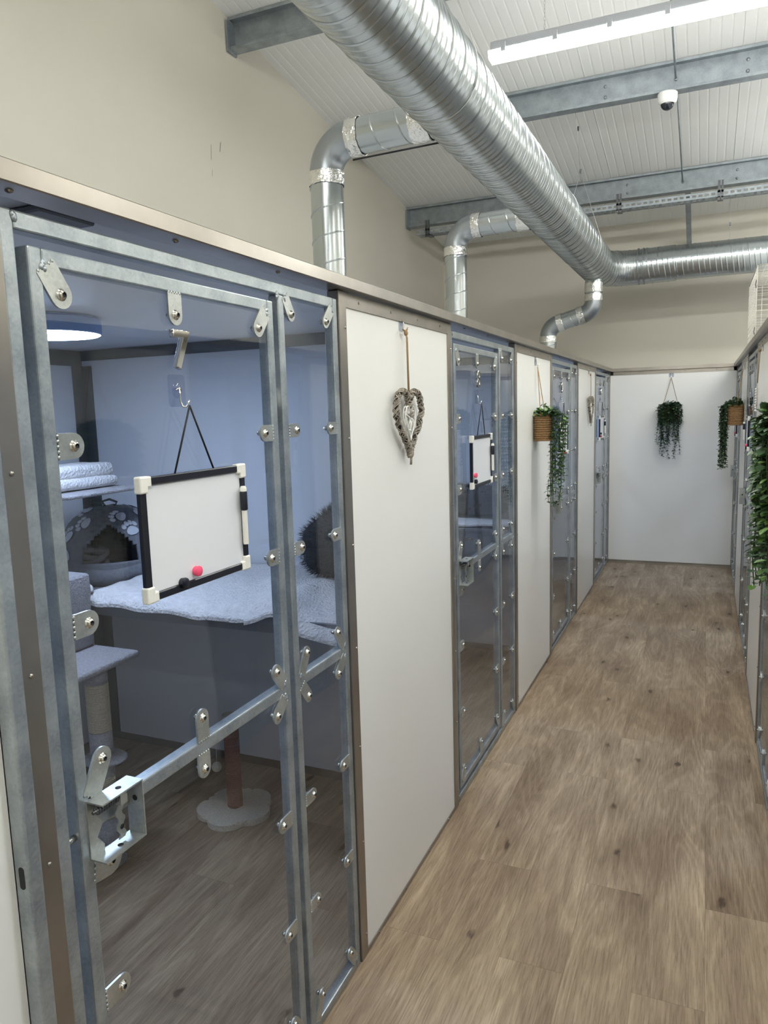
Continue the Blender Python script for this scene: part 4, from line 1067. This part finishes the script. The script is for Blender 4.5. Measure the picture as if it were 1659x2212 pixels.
bm = nb(); tube(bm, [(-.24, .05, .79), (-.24, .05, 1.36)], .040, 20); obj('upper_post', bm, M['plush'], r)
bm = nb(); vs = box(bm, -.36, -.125, -.12, .14, .792, 1.075, .02, seg=3)
bmesh.ops.subdivide_edges(bm, edges=bm.edges[:], cuts=4, use_grid_fill=True)
for v in bm.verts:
    q = vn(v.co.x*40+3, v.co.z*40)*.010-.005; v.co += Vector((q, q*.6, q*.3))
obj('cube_house', bm, M['greyfleece'], r, smooth=True)
tag(r, 'grey plush cat tree with a sisal post at the left of pen 7', 'cat tree')
# high perch with folded towel (part of the tree: bed) 
bm = nb(); box(bm, -.55, -.20, .13, .53, 1.345, 1.362, .006); obj('top_perch', bm, M['greyfleece'], r)
bm = nb()
def slab(z0, z1, x1, sd):
    bmt = nb(); box(bmt, -1.60, x1, 2.07, 2.43, z0, z1, .022, seg=4); bmesh.ops.subdivide_edges(bmt, edges=bmt.edges[:], cuts=3, use_grid_fill=True)
    for v in bmt.verts: q = vn(v.co.x*28+sd, v.co.y*28)*.010-.005; v.co += Vector((q, q, q*.8))
    me_ = bpy.data.meshes.new('t'); bmt.to_mesh(me_); bmt.free(); bm.from_mesh(me_)
slab(1.366, 1.412, -1.365, 1); slab(1.405, 1.462, -1.385, 8)
o = obj('folded_towel', bm, M['fleece'], smooth=True); tag(o, 'folded pale grey towel on the top perch of the cat tree', 'towel')
# scratching post with a flower shaped base
r = empty('scratching_post', (-.855, 2.405, 0))
bm = nb(); poly = []
for k in range(80):
    t = 2*pi*k/80; rr = .128+.026*abs(cos(2.5*t+.3))**.7*1.2; poly.append((rr*cos(t), rr*sin(t)))
prism(bm, poly, .001, .026, 'xy'); 
es = [e for e in bm.edges if all(abs(v.co.z-.026) < 1e-4 for v in e.verts)]
bmesh.ops.bevel(bm, geom=es, offset=.010, segments=3, affect='EDGES')
obj('flower_base', bm, M['cream'], r)
bm = nb(); coil(bm, 0, 0, .026, .405, .0285, .0042); obj('sisal_post', bm, M['brownsisal'], r)
bm = nb(); tube(bm, [(0, 0, .405), (0, 0, .425)], .034, 20); obj('post_cap', bm, M['cream'], r)
bm = nb(); tube(bm, [(-.03, -.01, .415), (-.062, -.02, .34), (-.066, -.022, .215)], .001, 5); ellipsoid(bm, (-.066, -.022, .195), (.021, .021, .021), 14, 10); obj('pompom', bm, M['cream'], r)
tag(r, 'brown sisal scratching post on a cream flower shaped base in pen 7', 'scratching post')
# food bowl by the side window of pen 7
bm = nb(); lathe(bm, [(0, .002), (.06, .002), (.075, .05), (.071, .05), (.057, .008), (0, .008)], 28); o = obj('bowl', bm, M['clear'], smooth=True); o.location = (-.30, 2.60, .0); tag(o, 'clear round bowl on the floor behind the side window of pen 7', 'bowl')

# pens 8 to 10: shelf, bed, folded blanket
for i, (a, b) in enumerate(PY[1:]):
    nm = ['the pen numbered 8', 'the third left pen', 'the last left pen'][i]
    if b-a < 1.3: continue
    make_shelf(b-.70, b-.002, SH, 'grey laminate shelf across '+nm)
    o = sheet('blanket', 0, 1, 0, 1, lambda s, t, b=b: (-1.5+1.40*s, b-.69+.66*t, SH+.016+.012*vn(s*9+b, t*5)), 40, 16, M['fleece'], .010); tag(o, 'pale fleece blanket on the shelf of '+nm, 'blanket')
    if i: continue
    bm = nb(); vs_ = ellipsoid(bm, (0, 0, 0), (1, 1, 1), 40, 20); rn = random.Random(5); bx_, by_, bz_ = -.56, b-.32, SH+.120
    for v in vs_:
        c_ = v.co.copy(); q_ = (abs(c_.x)**4+abs(c_.y)**4+abs(c_.z)**4)**.25; c_ = c_/q_; v.co = Vector((bx_+c_.x*.40, by_+c_.y*.17, bz_+c_.z*.085))
    bv = [(v.co.copy(), (v.co-Vector((bx_, by_, bz_)))) for v in vs_]
    for q in range(5000):
        c, d = rn.choice(bv); c = c+Vector((rn.uniform(-.02, .02), rn.uniform(-.01, .01), 0)); d = Vector((d.x*.3+rn.uniform(-.05, .05), d.y+rn.uniform(-.05, .05), d.z*2+rn.uniform(-.04, .06))).normalized()
        s = d.cross(Vector((rn.random(), rn.random(), rn.random()))).normalized()*.002; e = c+d*rn.uniform(.012, .032)
        if e.z > SH+.036: bm.faces.new([bm.verts.new(x) for x in (c-s, c+s, e)])
    o = obj('cat_bed', bm, M['fur']); tag(o, 'long dark furry cat bed on the shelf of '+nm, 'cat bed')
